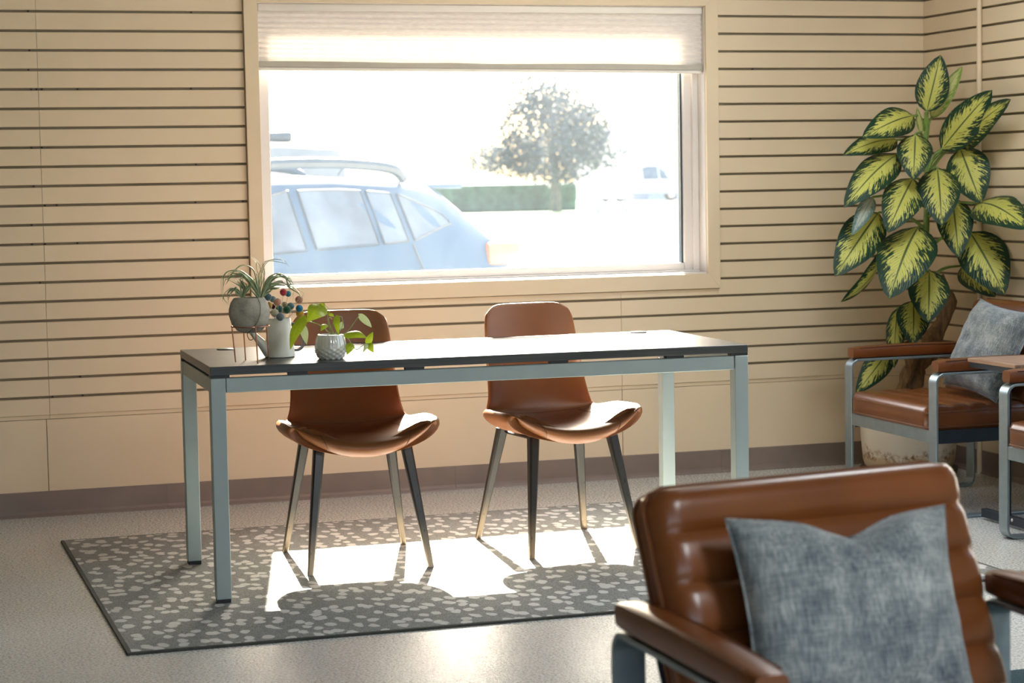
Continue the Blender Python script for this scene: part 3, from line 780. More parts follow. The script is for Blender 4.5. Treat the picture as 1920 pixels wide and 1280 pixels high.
def make_armchair(loc, rz, label, back_rz=0.0, back_x=0.0):
    t = tag(empty('leather_armchair', loc, rz), label, 'armchair', 'brown leather armchairs')
    path = round_rect(-AD / 2 + BART / 2, AD / 2 - BART / 2, BART / 2, AH - BART / 2, 0.035)
    lg_ = bar_loop(path, BARW, BART)
    for s in (-1, 1):
        x = s * (AW / 2 - BARW / 2)
        fr_ = ob('side_frame', lg_, M['steel'], t, (x, 0, 0), smooth=True, sharp=35)
        md = fr_.modifiers.new('bev', 'BEVEL'); md.width = 0.0015; md.segments = 1; md.limit_method = 'ANGLE'
        # padded armrest, swept superellipse
        V, F = [], []; ys = [-AD / 2 + 0.012 + (AD - 0.024) * k / 18 for k in range(19)]
        nsec = 20
        for k, y in enumerate(ys):
            e = min(k, 18 - k); kk = 1.0 if e >= 2 else (0.90, 0.985)[e]
            top = 0.046 + 0.006 * math.sin(PI * k / 18)
            for q in range(nsec):
                an = 2 * PI * q / nsec; c_, s2 = math.cos(an), math.sin(an)
                V.append((0.029 * kk * math.copysign(abs(c_) ** 0.45, c_), y, AH + 0.0005 + top / 2 * (1 + kk * math.copysign(abs(s2) ** 0.5, s2)) * 1.0 - (1 - kk) * 0.0))
        for k in range(18):
            for q in range(nsec): F.append((k * nsec + q, (k + 1) * nsec + q, (k + 1) * nsec + (q + 1) % nsec, k * nsec + (q + 1) % nsec))
        F.append(tuple(range(nsec))); F.append(tuple(18 * nsec + q for q in range(nsec - 1, -1, -1)))
        pad = ob('armrest_pad', (V, F), M['brown'], t, (x, 0, 0), smooth=True, sharp=60)
        for sx in (-1, 1):
            ob('piping', tube([(sx * 0.0275, y, AH + 0.043 + 0.006 * math.sin(PI * k / 18)) for k, y in enumerate(ys[1:-1], 1)], 0.0022, 6), M['pipe_brown'], pad, smooth=True)
        ob('end_seam', tube([(-0.027, ys[2], AH + 0.004), (-0.029, ys[2], AH + 0.03), (-0.024, ys[2], AH + 0.047), (0.024, ys[2], AH + 0.047), (0.029, ys[2], AH + 0.03), (0.027, ys[2], AH + 0.004)], 0.0013, 5), M['pipe_brown'], pad)
    iw = AW / 2 - BARW
    ob('front_rail', rbox(-iw, iw, -AD / 2 + 0.002, -AD / 2 + 0.012, 0.288, 0.335, 0.001, 1), M['steel'], t)
    ob('rear_rail', rbox(-iw, iw, AD / 2 - 0.05, AD / 2 - 0.04, 0.280, 0.335, 0.001, 1), M['steel_dark'], t)
    for s in (-1, 1): ob('side_rail', rbox(s * iw - 0.006 - s * 0.008, s * iw + 0.006 - s * 0.008, -AD / 2 + 0.012, AD / 2 - 0.04, 0.280, 0.330, 0.001, 1), M['steel_dark'], t)
    # seat: slab laid flat, front roll first
    sl = 0.50
    chan = [0.0, 0.115] + [0.115 + (sl - 0.115) * k / 5 for k in range(1, 6)]
    g, ef, eb = cushion(2 * iw - 0.012, sl, 0.088, 0.016, chan, 0.012, 0.02)
    mt = Matrix.Translation((0, -AD / 2 - 0.006, 0.372)) @ Matrix.Rotation(-PI / 2, 4, 'X')
    mt = Matrix(((1, 0, 0, 0), (0, 0, 1, -AD / 2 - 0.006), (0, -1, 0, 0.372), (0, 0, 0, 1)))
    seat = ob('seat_cushion', xform(g, mt), M['brown'], t, smooth=True, sharp=60)
    for e in (ef, eb): ob('piping', tube([mt @ p for p in clean_loop(e)], 0.0035, 6, True), M['pipe_brown'], seat, smooth=True)
    # back: channelled slab, reclined
    bl = 0.500
    g, ef, eb = cushion(0.632, bl, 0.100, 0.034, [bl * k / 6 for k in range(7)], 0.013, 0.042)
    rec = math.radians(22)
    mb = Matrix.Rotation(back_rz, 4, 'Z') @ Matrix.Translation((back_x, 0.147, 0.313)) @ Matrix.Rotation(-rec, 4, 'X')
    back = ob('back_cushion', xform(g, mb), M['brown'], t, smooth=True, sharp=60)
    for e in (ef, eb): ob('piping', tube([mb @ p for p in clean_loop(e)], 0.0038, 6, True), M['pipe_brown'], back, smooth=True)
    for s in (-1, 1): ob('back_bracket', xform(rbox(s * 0.285 - 0.02, s * 0.285 + 0.02, 0.052, 0.060, -0.05, 0.33, 0.001, 1), mb), M['steel_dark'], t)
    ob('back_plate', xform(rbox(-0.30, 0.30, 0.051, 0.056, 0.18, 0.30, 0.001, 1), mb), M['steel_dark'], t)
    return t
make_armchair((0.828, -5.480, 0.009), math.radians(0.5), 'brown leather armchair in the foreground seen out of focus', math.radians(9), 0.036)
make_armchair((3.405, -1.142, 0.0), -PI / 2, 'brown leather armchair in the corner below the potted plant')
make_armchair((3.425, -2.300, 0.0), -PI / 2, 'brown leather armchair cut off by the right picture edge')

# side tray table between the two corner armchairs
st = tag(empty('side_table', (3.40, -1.72, 0)), 'small walnut-topped side table between the two corner armchairs', 'side table')
ob('table_top', rbox(-0.17, 0.27, -0.165, 0.165, 0.598, 0.613, 0.002, 1), M['tray_wood'], st)
ob('metal_edge', rbox(-0.165, 0.265, -0.16, 0.16, 0.578, 0.598, 0.001, 1), M['steel_dark'], st)
for sx in (-0.10, 0.24):
    ob('floor_bar', rbox(sx - 0.012, sx + 0.012, -0.165, 0.165, 0.010, 0.042, 0.001, 1), M['steel_dark'], st)
    ob('leg', rbox(sx - 0.010, sx + 0.010, -0.012, 0.012, 0.042, 0.578, 0.001, 1), M['steel_dark'], st)
ob('bolt', xform(lathe([(0.0065, 0), (0.0065, 0.003), (0.004, 0.005)], 14), Matrix.Rotation(-PI / 2, 4, 'Y')), M['bolt'], st, (-0.112, -0.055, 0.030), smooth=True)
cd = tag(ob('power_cord', tube(spline([(3.86, -0.95, 0.26), (3.80, -1.10, 0.16), (3.70, -1.28, 0.08), (3.62, -1.42, 0.022), (3.60, -1.52, 0.018), (3.60, -1.66, 0.006), (3.68, -1.80, 0.006), (3.80, -2.2, 0.006)], 10), 0.004, 6), M['black_plastic'], smooth=True), 'black power cord drooping to the floor behind the armchairs', 'cord')

# cushions on the chairs
def pillow(name, w, h, T, mat_world, label, dent=0.0, seed=0):
    rnd = random.Random(seed); n = 34
    ph = [rnd.uniform(0, 6.28) for _ in range(10)]
    Fv, Bv = [], []
    for j in range(n + 1):
        v = -1 + 2 * j / n
        for i in range(n + 1):
            u = -1 + 2 * i / n
            x = u * w / 2 * (1 - 0.075 * (1 - v * v)); z = v * h / 2 * (1 - 0.075 * (1 - u * u))
            d = 0.0
            if dent: 
                gz = math.exp(-((u - 0.06) / 0.30) ** 2) * max(0, v) ** 1.5
                z -= dent * gz
                d = 0.020 * math.exp(-((u - 0.06 - 0.10 * (1 - v)) / 0.05) ** 2) * max(0, (v - 0.35) / 0.65)
            th = T / 2 * (max(0, (1 - u ** 4)) * max(0, (1 - v ** 4))) ** 0.62
            wr = sum(0.0022 * math.sin((3 + k * 1.3) * (u * math.cos(ph[k]) + v * math.sin(ph[k])) * 2.2 + ph[k + 4]) for k in range(5)) * (1 - u * u * 0.6) * (1 - v * v * 0.6)
            rad = 0.004 * math.sin(9 * math.atan2(1 - abs(v) + 0.05, 1 - abs(u) + 0.05)) * (abs(u * v)) ** 1.2
            Fv.append((x, -th - (wr + rad if th > 0.002 else 0) + d, z)); Bv.append((x, th * 0.8, z))
    m = (n + 1) ** 2
    F = grid_faces(n + 1, n + 1) + grid_faces(n + 1, n + 1, m, True)
    o = tag(ob(name, (Fv + Bv, F), M['denim'], smooth=True, sharp=80), label, 'cushion', 'blue grey scatter cushions')
    bm = bmesh.new(); bm.from_mesh(o.data); bmesh.ops.remove_doubles(bm, verts=bm.verts, dist=1e-5); bm.to_mesh(o.data); bm.free()
    o.matrix_world = mat_world
    rim = [(i, 0) for i in range(n)] + [(n, j) for j in range(n)] + [(n - i, n) for i in range(n)] + [(0, n - j) for j in range(n)]
    ob('edge_seam', tube([Fv[j * (n + 1) + i] for i, j in rim], 0.0022, 5, True), M['denim'], o)
    return o
pillow('scatter_cushion', 0.405, 0.345, 0.13, Matrix.Translation((0.805, -5.378, 0.590)) @ Matrix.Rotation(math.radians(3), 4, 'Z') @ Matrix.Rotation(math.radians(-20), 4, 'X') @ Matrix.Rotation(math.radians(1), 4, 'Y'), 'blue grey cushion leaning in the foreground armchair', 0.030, 2)
pillow('scatter_cushion', 0.43, 0.37, 0.14, Matrix.Translation((3.490, -1.265, 0.612)) @ Matrix.Rotation(-PI / 2, 4, 'Z') @ Matrix.Rotation(math.radians(-24), 4, 'X') @ Matrix.Rotation(math.radians(5), 4, 'Y'), 'blue grey cushion on the corner armchair below the plant', 0.0, 5)

# ------------------------------------------------------------------ plant data (metres)
DLEAF = [[[3.675, -0.45, 1.564], [3.726, -0.48, 1.805], 0.132], [[3.724, -0.4, 1.538], [3.842, -0.46, 1.758], 0.092], [[3.609, -0.46, 1.549], [3.281, -0.62, 1.457], 0.13], [[3.551, -0.42, 1.448], [3.233, -0.54, 1.385], 0.104], [[3.518, -0.48, 1.386], [3.186, -0.64, 1.168], 0.147], [[3.583, -0.52, 1.47], [3.485, -0.68, 1.277], 0.139], [[3.716, -0.5, 1.401], [3.821, -0.74, 1.643], 0.144], [[3.835, -0.44, 1.417], [3.812, -0.9, 1.598], 0.134], [[3.808, -0.5, 1.409], [3.803, -0.68, 1.173], 0.172], [[3.561, -0.54, 1.284], [3.344, -0.72, 1.062], 0.16], [[3.664, -0.56, 1.327], [3.571, -0.76, 1.086], 0.165], [[3.769, -0.5, 1.196], [3.685, -0.7, 0.949], 0.145], [[3.827, -0.6, 1.173], [3.807, -1.05, 1.07], 0.168], [[3.819, -0.56, 1.052], [3.831, -0.82, 0.793], 0.193], [[3.838, -0.46, 0.903], [3.836, -0.74, 0.78], 0.118], [[3.44, -0.46, 1.141], [3.152, -0.62, 0.884], 0.17], [[3.391, -0.5, 1.208], [3.211, -0.66, 1.054], 0.071], [[3.472, -0.46, 0.998], [3.199, -0.58, 0.774], 0.054], [[3.564, -0.58, 1.081], [3.307, -0.8, 0.794], 0.226], [[3.636, -0.54, 0.893], [3.541, -0.7, 0.681], 0.162], [[3.592, -0.48, 0.762], [3.523, -0.6, 0.585], 0.136], [[3.54, -0.44, 0.73], [3.478, -0.52, 0.479], 0.078], [[3.522, -0.42, 0.566], [3.306, -0.5, 0.376], 0.109], [[3.652, -0.45, 1.474], [3.629, -0.45, 1.583], 0.032]]
PICKS = [["red", [0.598, -1.8, 0.958], 0.0117], ["teal", [0.62, -1.77, 0.951], 0.01], ["slate blue", [0.549, -1.79, 0.944], 0.0123], ["pale teal", [0.57, -1.765, 0.935], 0.0105], ["peach", [0.578, -1.8, 0.927], 0.0126], ["terracotta", [0.657, -1.76, 0.93], 0.0129], ["golden", [0.555, -1.775, 0.916], 0.0111], ["tan", [0.61, -1.755, 0.916], 0.0094], ["grey teal", [0.626, -1.775, 0.911], 0.012], ["sea green", [0.587, -1.78, 0.904], 0.012], ["dark green", [0.606, -1.81, 0.902], 0.0132], ["blue", [0.649, -1.8, 0.904], 0.012], ["mustard", [0.658, -1.765, 0.885], 0.0135], ["beige", [0.565, -1.815, 0.893], 0.0129], ["slate grey", [0.581, -1.825, 0.881], 0.0132], ["maroon", [0.571, -1.76, 0.91], 0.0082]]
STRANDS = {"R": [[[0.505, -1.885, 0.946], [0.511, -1.892, 1.01], [0.504, -1.899, 1.054], [0.488, -1.906, 1.073], [0.47, -1.913, 1.084]], [[0.501, -1.885, 0.957], [0.512, -1.884, 1.021], [0.531, -1.883, 1.058], [0.566, -1.882, 1.071], [0.59, -1.881, 1.062], [0.601, -1.88, 1.042]], [[0.513, -1.885, 0.957], [0.528, -1.887, 1.003], [0.558, -1.89, 1.022], [0.587, -1.892, 1.015], [0.612, -1.894, 0.98], [0.631, -1.897, 0.954], [0.618, -1.899, 0.922]], [[0.516, -1.885, 0.957], [0.535, -1.883, 1.0], [0.565, -1.881, 1.016], [0.595, -1.878, 1.007], [0.615, -1.876, 0.977], [0.613, -1.874, 0.936]], [[0.515, -1.885, 0.954], [0.538, -1.882, 0.985], [0.565, -1.878, 0.996], [0.592, -1.875, 0.988], [0.61, -1.871, 0.971]], [[0.515, -1.885, 0.951], [0.531, -1.897, 0.974], [0.547, -1.908, 0.985], [0.568, -1.92, 0.986], [0.583, -1.932, 0.982]], [[0.504, -1.885, 0.952], [0.488, -1.896, 0.996], [0.452, -1.906, 1.03], [0.413, -1.917, 1.038], [0.386, -1.927, 1.021], [0.378, -1.938, 0.947]], [[0.501, -1.885, 0.952], [0.486, -1.878, 0.998], [0.456, -1.87, 1.022], [0.428, -1.863, 1.02], [0.412, -1.856, 1.009], [0.407, -1.849, 0.991]], [[0.498, -1.885, 0.949], [0.485, -1.894, 0.982], [0.461, -1.902, 1.015], [0.425, -1.911, 1.013]], [[0.501, -1.885, 0.957], [0.487, -1.892, 1.034], [0.451, -1.899, 1.053], [0.42, -1.907, 1.033], [0.398, -1.914, 1.0]], [[0.502, -1.885, 0.949], [0.499, -1.867, 0.986], [0.506, -1.849, 1.014], [0.498, -1.831, 1.028]], [[0.513, -1.885, 0.954], [0.546, -1.886, 1.008], [0.582, -1.887, 1.01], [0.607, -1.887, 0.989], [0.613, -1.888, 0.971]]], "L": [[[0.448, -1.885, 0.951], [0.457, -1.873, 0.982], [0.456, -1.861, 1.004], [0.468, -1.849, 1.015]], [[0.448, -1.885, 0.951], [0.443, -1.886, 0.983], [0.432, -1.887, 1.002], [0.411, -1.888, 1.01]], [[0.448, -1.885, 0.951], [0.438, -1.881, 0.974], [0.418, -1.877, 0.979], [0.404, -1.874, 0.963], [0.408, -1.87, 0.931]], [[0.449, -1.885, 0.951], [0.464, -1.898, 0.983], [0.48, -1.91, 1.0], [0.485, -1.923, 1.012]], [[0.449, -1.885, 0.951], [0.462, -1.878, 0.976], [0.477, -1.87, 0.995]], [[0.451, -1.885, 0.949], [0.452, -1.872, 0.935], [0.449, -1.859, 0.917], [0.445, -1.845, 0.887]], [[0.448, -1.885, 0.951], [0.428, -1.884, 0.976], [0.409, -1.883, 0.971], [0.415, -1.882, 0.956]], [[0.446, -1.885, 0.951], [0.448, -1.872, 0.988], [0.449, -1.859, 1.013]], [[0.448, -1.885, 0.951], [0.46, -1.879, 0.97], [0.472, -1.873, 0.987], [0.491, -1.866, 0.989]]]}
PLEAF = [[[0.631, -1.95, 0.882], [0.577, -1.99, 0.787], 0.0399], [[0.696, -1.93, 0.917], [0.633, -1.99, 0.872], 0.0599], [[0.637, -1.9, 0.855], [0.649, -1.9, 0.794], 0.025], [[0.738, -1.95, 0.883], [0.731, -2.0, 0.828], 0.022], [[0.705, -1.94, 0.858], [0.68, -1.97, 0.84], 0.02], [[0.824, -1.9, 0.882], [0.868, -1.88, 0.839], 0.022], [[0.772, -1.93, 0.825], [0.83, -1.97, 0.812], 0.0459], [[0.841, -1.93, 0.791], [0.862, -1.92, 0.827], 0.022], [[0.841, -1.93, 0.791], [0.821, -1.95, 0.765], 0.015], [[0.845, -1.93, 0.791], [0.853, -1.96, 0.763], 0.022], [[0.78, -1.96, 0.795], [0.759, -1.99, 0.763], 0.028], [[0.7, -1.93, 0.926], [0.693, -1.93, 0.91], 0.014], [[0.754, -1.91, 0.853], [0.769, -1.91, 0.843], 0.0299], [[0.721, -1.92, 0.891], [0.734, -1.93, 0.881], 0.012]]
PVINE = [[[0.723, -1.93, 0.826], [0.691, -1.93, 0.855], [0.655, -1.93, 0.868], [0.636, -1.93, 0.881]], [[0.721, -1.93, 0.826], [0.712, -1.93, 0.878], [0.719, -1.93, 0.902], [0.707, -1.93, 0.918], [0.7, -1.93, 0.926]], [[0.727, -1.93, 0.825], [0.716, -1.93, 0.87], [0.719, -1.93, 0.88], [0.726, -1.93, 0.873]], [[0.731, -1.93, 0.825], [0.726, -1.93, 0.854], [0.743, -1.93, 0.882]], [[0.744, -1.93, 0.825], [0.761, -1.93, 0.852], [0.759, -1.93, 0.878], [0.75, -1.93, 0.882]], [[0.752, -1.93, 0.826], [0.772, -1.93, 0.828], [0.817, -1.93, 0.884]], [[0.752, -1.93, 0.826], [0.772, -1.93, 0.825]], [[0.752, -1.93, 0.825], [0.776, -1.93, 0.812], [0.792, -1.93, 0.785], [0.806, -1.93, 0.774], [0.822, -1.93, 0.784], [0.843, -1.93, 0.792]], [[0.723, -1.93, 0.825], [0.703, -1.93, 0.844], [0.671, -1.93, 0.864], [0.645, -1.93, 0.868], [0.631, -1.93, 0.857]], [[0.727, -1.93, 0.825], [0.707, -1.93, 0.838], [0.707, -1.93, 0.857]], [[0.735, -1.93, 0.825], [0.744, -1.93, 0.841], [0.749, -1.93, 0.855]], [[0.79, -1.93, 0.789], [0.787, -1.93, 0.793]]]
CANE = [[3.593, -0.42, 0.35], [3.624, -0.42, 0.557], [3.659, -0.42, 0.764], [3.685, -0.42, 1.016], [3.694, -0.42, 1.246], [3.689, -0.42, 1.451], [3.692, -0.42, 1.565]]
TRUNK =  [[3.604, -0.4, 0.359], [3.708, -0.4, 0.529], [3.792, -0.4, 0.723], [3.761, -0.4, 0.852]]

# ------------------------------------------------------------------ leaves
def leaf(B, T, w, N, arch=0.10, cup=0.18, nv=14, nu=8, kind='oval', wave=0.0):
    B, T = Vector(B), Vector(T); ax = T - B; L = ax.length; a = ax.normalized()
    N = (N - a * N.dot(a)).normalized(); S = a.cross(N).normalized()
    V, UV = [], []
    for j in range(nv + 1):
        t = j / nv
        if kind == 'oval': hw = w / 2 * (math.sin(PI * min(1, t ** 0.78)) ** 0.72) * (1 - 0.10 * t)
        else: hw = w / 2 * (math.sin(PI * min(1, t ** 0.58)) ** 0.85) if t < 1 else 0
        hw = max(hw, 0.0004)
        mid = B + ax * t + N * (arch * L * math.sin(PI * t))
        for i in range(nu + 1):
            u = -1 + 2 * i / nu
            off = -cup * hw * abs(u) ** 1.6 + wave * hw * math.sin(t * 17 + i) * abs(u)
            back = -0.10 * L * (1 - t) ** 6 * abs(u) if kind == 'heart' else 0
            V.append(mid + S * (u * hw) + N * off + a * back); UV.append((u * 0.5 + 0.5, t))
    return V, grid_faces(nu + 1, nv + 1), UV
def leaf_ob(name, parent, mat, *args, **kw):
    V, F, UV = leaf(*args, **kw)
    o = Vector(V[0]); V = [v - o for v in V]
    return ob(name, (V, F), mat, parent, o, smooth=True, sharp=180, uvs=UV)

# tall variegated plant in the corner
pl = tag(empty('dumb_cane_plant', (3.612, -0.40, 0.0)), 'tall dumb cane plant with yellow and green variegated leaves in the corner', 'plant')
PO = Vector((3.612, -0.40, 0.0))
ob('cane', tube([Vector(p) - PO for p in spline([(3.585, -0.42, 0.27)] + CANE, 5)], [0.021 - 0.012 * i / 35 for i in range(36)], 9), M['stem'], pl, smooth=True)
tr = [Vector(p) - PO for p in spline([(3.60, -0.40, 0.27)] + TRUNK, 6)]
ob('dry_cane', tube([p + Vector((0.006 * math.sin(i * 1.7), 0.006 * math.cos(i * 1.3), 0)) for i, p in enumerate(tr)], [(0.040 + 0.010 * math.sin(i * 1.1)) * (1 if i < len(tr) - 3 else 0.55) for i in range(len(tr))], 9), M['trunk'], pl, smooth=True)
tr2 = [Vector(p) - PO for p in spline([(3.58, -0.42, 0.27), (3.56, -0.44, 0.38), (3.59, -0.46, 0.50), (3.57, -0.44, 0.58)], 5)]
ob('dry_cane', tube(tr2, [0.026 + 0.006 * math.sin(i * 1.9) for i in range(len(tr2))], 8), M['trunk'], pl, smooth=True)
CAMDIR = Vector((-0.46, -0.86, 0.22))
cane_s = [Vector(p) for p in spline([(3.585, -0.42, 0.27)] + CANE, 5)]
LW = {1: (0.092, 'dief_pale', Vector((-0.85, -0.45, 0.1))), 16: (0.075, 'dief_silver', Vector((-0.3, -0.9, 0.3))), 17: (0.150, 'dief', Vector((0.75, -0.10, 0.85))), 23: (0.030, 'dief_pale', CAMDIR)}
for i, (b, t, w) in enumerate(DLEAF):
    w2, mk, N = LW.get(i, (w * 1.12, 'dief', None))
    rr = random.Random(i)
    if N is None: N = CAMDIR + Vector((rr.uniform(-.22, .22), rr.uniform(-.1, .1), rr.uniform(0.0, 0.35)))
    up = t[2] > b[2]
    if i == 17: N = (Vector(t) - Vector(b)).normalized().cross(CAMDIR.normalized()) * -1 + CAMDIR * 0.22
    B_, T_ = Vector(b) - PO, Vector(t) - PO
    lf = leaf_ob('leaf', pl, M[mk], B_, T_, w2, N, arch=0.04 if up else 0.10, cup=0.22 if i != 23 else 0.9, wave=0.02)
    # petiole from the cane to the leaf base
    zz = min(max(b[2] - (0.12 if up else 0.07), 0.32), 1.55)
    c0 = min(cane_s, key=lambda q: abs(q.z - zz)); bb_ = Vector(b)
    mid = (c0 + bb_) / 2 + Vector((0, 0, 0.03))
    d0 = (T_ - B_).normalized()
    pts = [q - PO - B_ for q in spline([c0, mid, bb_], 5)] + [d0 * 0.01]
    ob('petiole', tube(pts, [0.008 - 0.0035 * k / (len(pts) - 1) for k in range(len(pts))], 6), M['stem'], lf, smooth=True)
pot = tag(empty('plant_pot', (3.612, -0.40, 0.0)), 'white round plant pot with rusty stains near its base', 'pot')
ob('pot_body', lathe([(0.176, 0.036), (0.190, 0.045), (0.198, 0.075), (0.207, 0.18), (0.209, 0.285), (0.206, 0.292), (0.196, 0.290), (0.193, 0.24)], 48), M['stained_pot'], pot, smooth=True, sharp=50)
ob('soil', lathe([(0.192, 0.246), (0.19, 0.262)], 32), M['soil'], pot)
ob('saucer', lathe([(0.165, 0.0), (0.205, 0.012), (0.212, 0.034), (0.204, 0.034), (0.18, 0.022)], 40), M['saucer'], pot, smooth=True, sharp=40)

# ------------------------------------------------------------------ things on the desk
D0 = 0.7468
cs = tag(empty('copper_plant_stand', (0.472, -1.885, D0)), 'thin copper wire stand holding the round concrete planter', 'plant stand')
RZ = 0.112
ob('ring', tube([(0.060 * math.cos(a * PI / 18), 0.060 * math.sin(a * PI / 18), RZ) for a in range(36)], 0.0019, 7, True), M['copper'], cs, smooth=True)
for fx, fy in ((-0.051, -0.005), (-0.0095, 0.048), (0.007, -0.0735), (0.0614, 0.0253)):
    d = Vector((fx, fy, 0)).normalized() * 0.060
    ob('leg', tube([(fx, fy, 0.0), (d.x, d.y, RZ - 0.002), (d.x * 1.02, d.y * 1.02, RZ + 0.004)], 0.0021, 7), M['copper'], cs, smooth=True)
cp = tag(empty('concrete_planter', (0.470, -1.885, D0)), 'round grey concrete planter on a copper stand', 'planter')
ob('planter_body', lathe([(0.022, 0.092), (0.040, 0.099), (0.056, 0.118), (0.0645, 0.146), (0.0645, 0.166), (0.058, 0.188), (0.049, 0.201), (0.044, 0.203), (0.041, 0.199), (0.041, 0.186)], 40), M['concrete'], cp, smooth=True, sharp=60)
ob('soil', lathe([(0.041, 0.180), (0.036, 0.190)], 24), M['soil'], cp)
ob('cord', tube(spline([(0.020, -0.042, 0.203), (0.024, -0.058, 0.185), (0.022, -0.0665, 0.155), (0.012, -0.060, 0.125), (-0.006, -0.044, 0.100), (-0.012, -0.02, 0.088), (-0.004, -0.012, 0.070), (0.006, -0.018, 0.072), (0.002, -0.022, 0.088)], 8), 0.0013, 6), M['cord'], cp, smooth=True)
for key, label in (('R', 'larger air plant with long arching silvery strands in the concrete planter'), ('L', 'smaller air plant at the left side of the concrete planter')):
    base = Vector(STRANDS[key][0][0]); base = Vector((base.x, base.y, D0 + 0.178))
    ap = tag(empty('air_plant', base), label, 'plant', 'air plants')
    rj = random.Random(5)
    extra = [[[q[0] + rj.uniform(-.012, .012) * (j > 0), q[1] + rj.uniform(-.02, .02) * (j > 0), q[2] + rj.uniform(-.010, .006) * (j > 0)] for j, q in enumerate(s)] for s in STRANDS[key] for _ in (0, 1)]
    for s in STRANDS[key] + extra[:len(extra) * 3 // 4]:
        pts = spline([base + Vector((0, 0, 0.0))] + [Vector(p) for p in s[(0 if s[0][2] > base.z + 0.02 else 1):]], 7)
        m = len(pts); thin = len(s) >= 5 and s[-1][2] > 1.03
        r0 = 0.0050 if thin else 0.0105
        ob('strap_leaf', tube([p - base for p in pts], [max(0.0006, r0 * (1 - (k / (m - 1)) ** 1.15)) for k in range(m)], 6, flat=0.35), M['airplant'], ap, smooth=True)
wc = tag(empty('watering_can', (0.588, -1.767, D0)), 'small off-white watering can used as a vase', 'watering can')
ob('can_body', lathe([(0.046, 0.0), (0.0495, 0.003), (0.0375, 0.124), (0.036, 0.126), (0.0345, 0.124), (0.045, 0.012)], 40), M['can'], wc, smooth=True, sharp=45)
ob('spout', tube([(-0.036, 0, 0.018), (-0.055, 0, 0.042), (-0.075, 0, 0.066), (-0.092, 0, 0.086)], [0.020, 0.0155, 0.011, 0.0085], 14), M['can'], wc, smooth=True, sharp=60)
ob('handle', tube(spline([(0.046, 0, 0.020), (0.064, 0, 0.022), (0.076, 0, 0.036), (0.076, 0, 0.075), (0.062, 0, 0.102), (0.036, 0, 0.108)], 6), 0.0046, 9), M['can_handle'], wc, smooth=True)
FELT = {'red': (0.42, 0.03, 0.05), 'teal': (0.03, 0.22, 0.27), 'slate blue': (0.08, 0.13, 0.17), 'pale teal': (0.16, 0.26, 0.26), 'peach': (0.55, 0.25, 0.16), 'terracotta': (0.45, 0.20, 0.13), 'golden': (0.50, 0.30, 0.03), 'tan': (0.38, 0.32, 0.16), 'grey teal': (0.11, 0.19, 0.20), 'sea green': (0.04, 0.15, 0.12), 'dark green': (0.025, 0.10, 0.04), 'blue': (0.01, 0.16, 0.30), 'mustard': (0.50, 0.28, 0.02), 'beige': (0.42, 0.38, 0.26), 'slate grey': (0.15, 0.18, 0.20), 'maroon': (0.10, 0.015, 0.03)}
PICK_LABEL = {'red': 'red felt ball, the topmost one above the watering can', 'teal': 'teal felt ball half hidden behind the red one', 'slate blue': 'slate blue felt ball beside the concrete planter rim', 'pale teal': 'pale teal felt ball behind the peach ball', 'peach': 'peach pink felt ball in the middle of the bunch', 'terracotta': 'terracotta felt ball sticking out at the far right of the bunch', 'golden': 'golden yellow felt ball against the concrete planter', 'tan': 'small tan felt ball in the middle above the dark green one', 'grey teal': 'grey teal felt ball between the dark green and blue ones', 'sea green': 'sea green felt ball left of the dark green one', 'dark green': 'dark green felt ball at the front centre of the bunch', 'blue': 'bright blue felt ball on the right of the bunch', 'mustard': 'mustard yellow felt ball just under the bright blue one', 'beige': 'beige felt ball at the left of the watering can rim', 'slate grey': 'slate grey felt ball, the lowest at the can rim', 'maroon': 'tiny maroon felt ball deep inside the bunch'}
for name, p, r in PICKS:
    P_ = Vector(p); bs = Vector((0.588 + (P_.x - 0.588) * 0.15, -1.767 + (P_.y + 1.767) * 0.2, D0 + 0.02))
    pk = tag(empty('felt_ball_pick', bs), PICK_LABEL[name], 'felt ball', 'felt balls in the watering can')
    ob('felt_ball', ball(r), felt('felt_' + name.replace(' ', '_'), FELT[name]), pk, P_ - bs, smooth=True, sharp=180)
    m_ = Vector((0.588 + (P_.x - 0.588) * 0.42, -1.767 + (P_.y + 1.767) * 0.5, D0 + 0.122)) 
    ob('wire_stem', tube([q - bs for q in spline([bs, m_, P_], 5)], 0.0008, 5), M['wire'], pk)

# pothos in a pearly dimpled pot
pp = tag(empty('glazed_pot', (0.722, -1.922, D0)), 'pearly white dimpled ceramic pot on the desk', 'pot')
V, F = [], []; nz_, na = 26, 72
for j in range(nz_ + 1):
    t = j / nz_; z = 0.078 * t
    r = 0.0375 + 0.0125 * math.sin(min(1, t / 0.42) * PI / 2) - 0.0085 * max(0, (t - 0.45) / 0.55) ** 1.6
    for k in range(na):
        a = 2 * PI * k / na
        low = max(0, min(1, (0.52 - t) / 0.12)); hi = max(0, min(1, (t - 0.46) / 0.12)) * max(0, min(1, (0.97 - t) / 0.06))
        d = low * 0.0016 * math.cos(12 * a + t * 34) * 1.0 + low * 0.0016 * math.cos(12 * a - t * 34) + hi * 0.0011 * math.cos(24 * a)
        V.append(((r + d) * math.cos(a), (r + d) * math.sin(a), z))
for r, z in ((0.0385, 0.0790), (0.0365, 0.076), (0.036, 0.064)):
    for k in range(na): a = 2 * PI * k / na; V.append((r * math.cos(a), r * math.sin(a), z))
for j in range(nz_ + 3):
    for k in range(na): F.append((j * na + k, j * na + (k + 1) % na, (j + 1) * na + (k + 1) % na, (j + 1) * na + k))
F.append(tuple(range(na - 1, -1, -1)))
ob('pot_body', (V, F), M['glaze'], pp, smooth=True, sharp=180)
ob('soil', lathe([(0.0358, 0.062), (0.034, 0.070)], 24), M['soil'], pp)
po = tag(empty('pothos_plant', (0.722, -1.922, D0 + 0.070)), 'lime green pothos trailing from the pearly pot', 'plant')
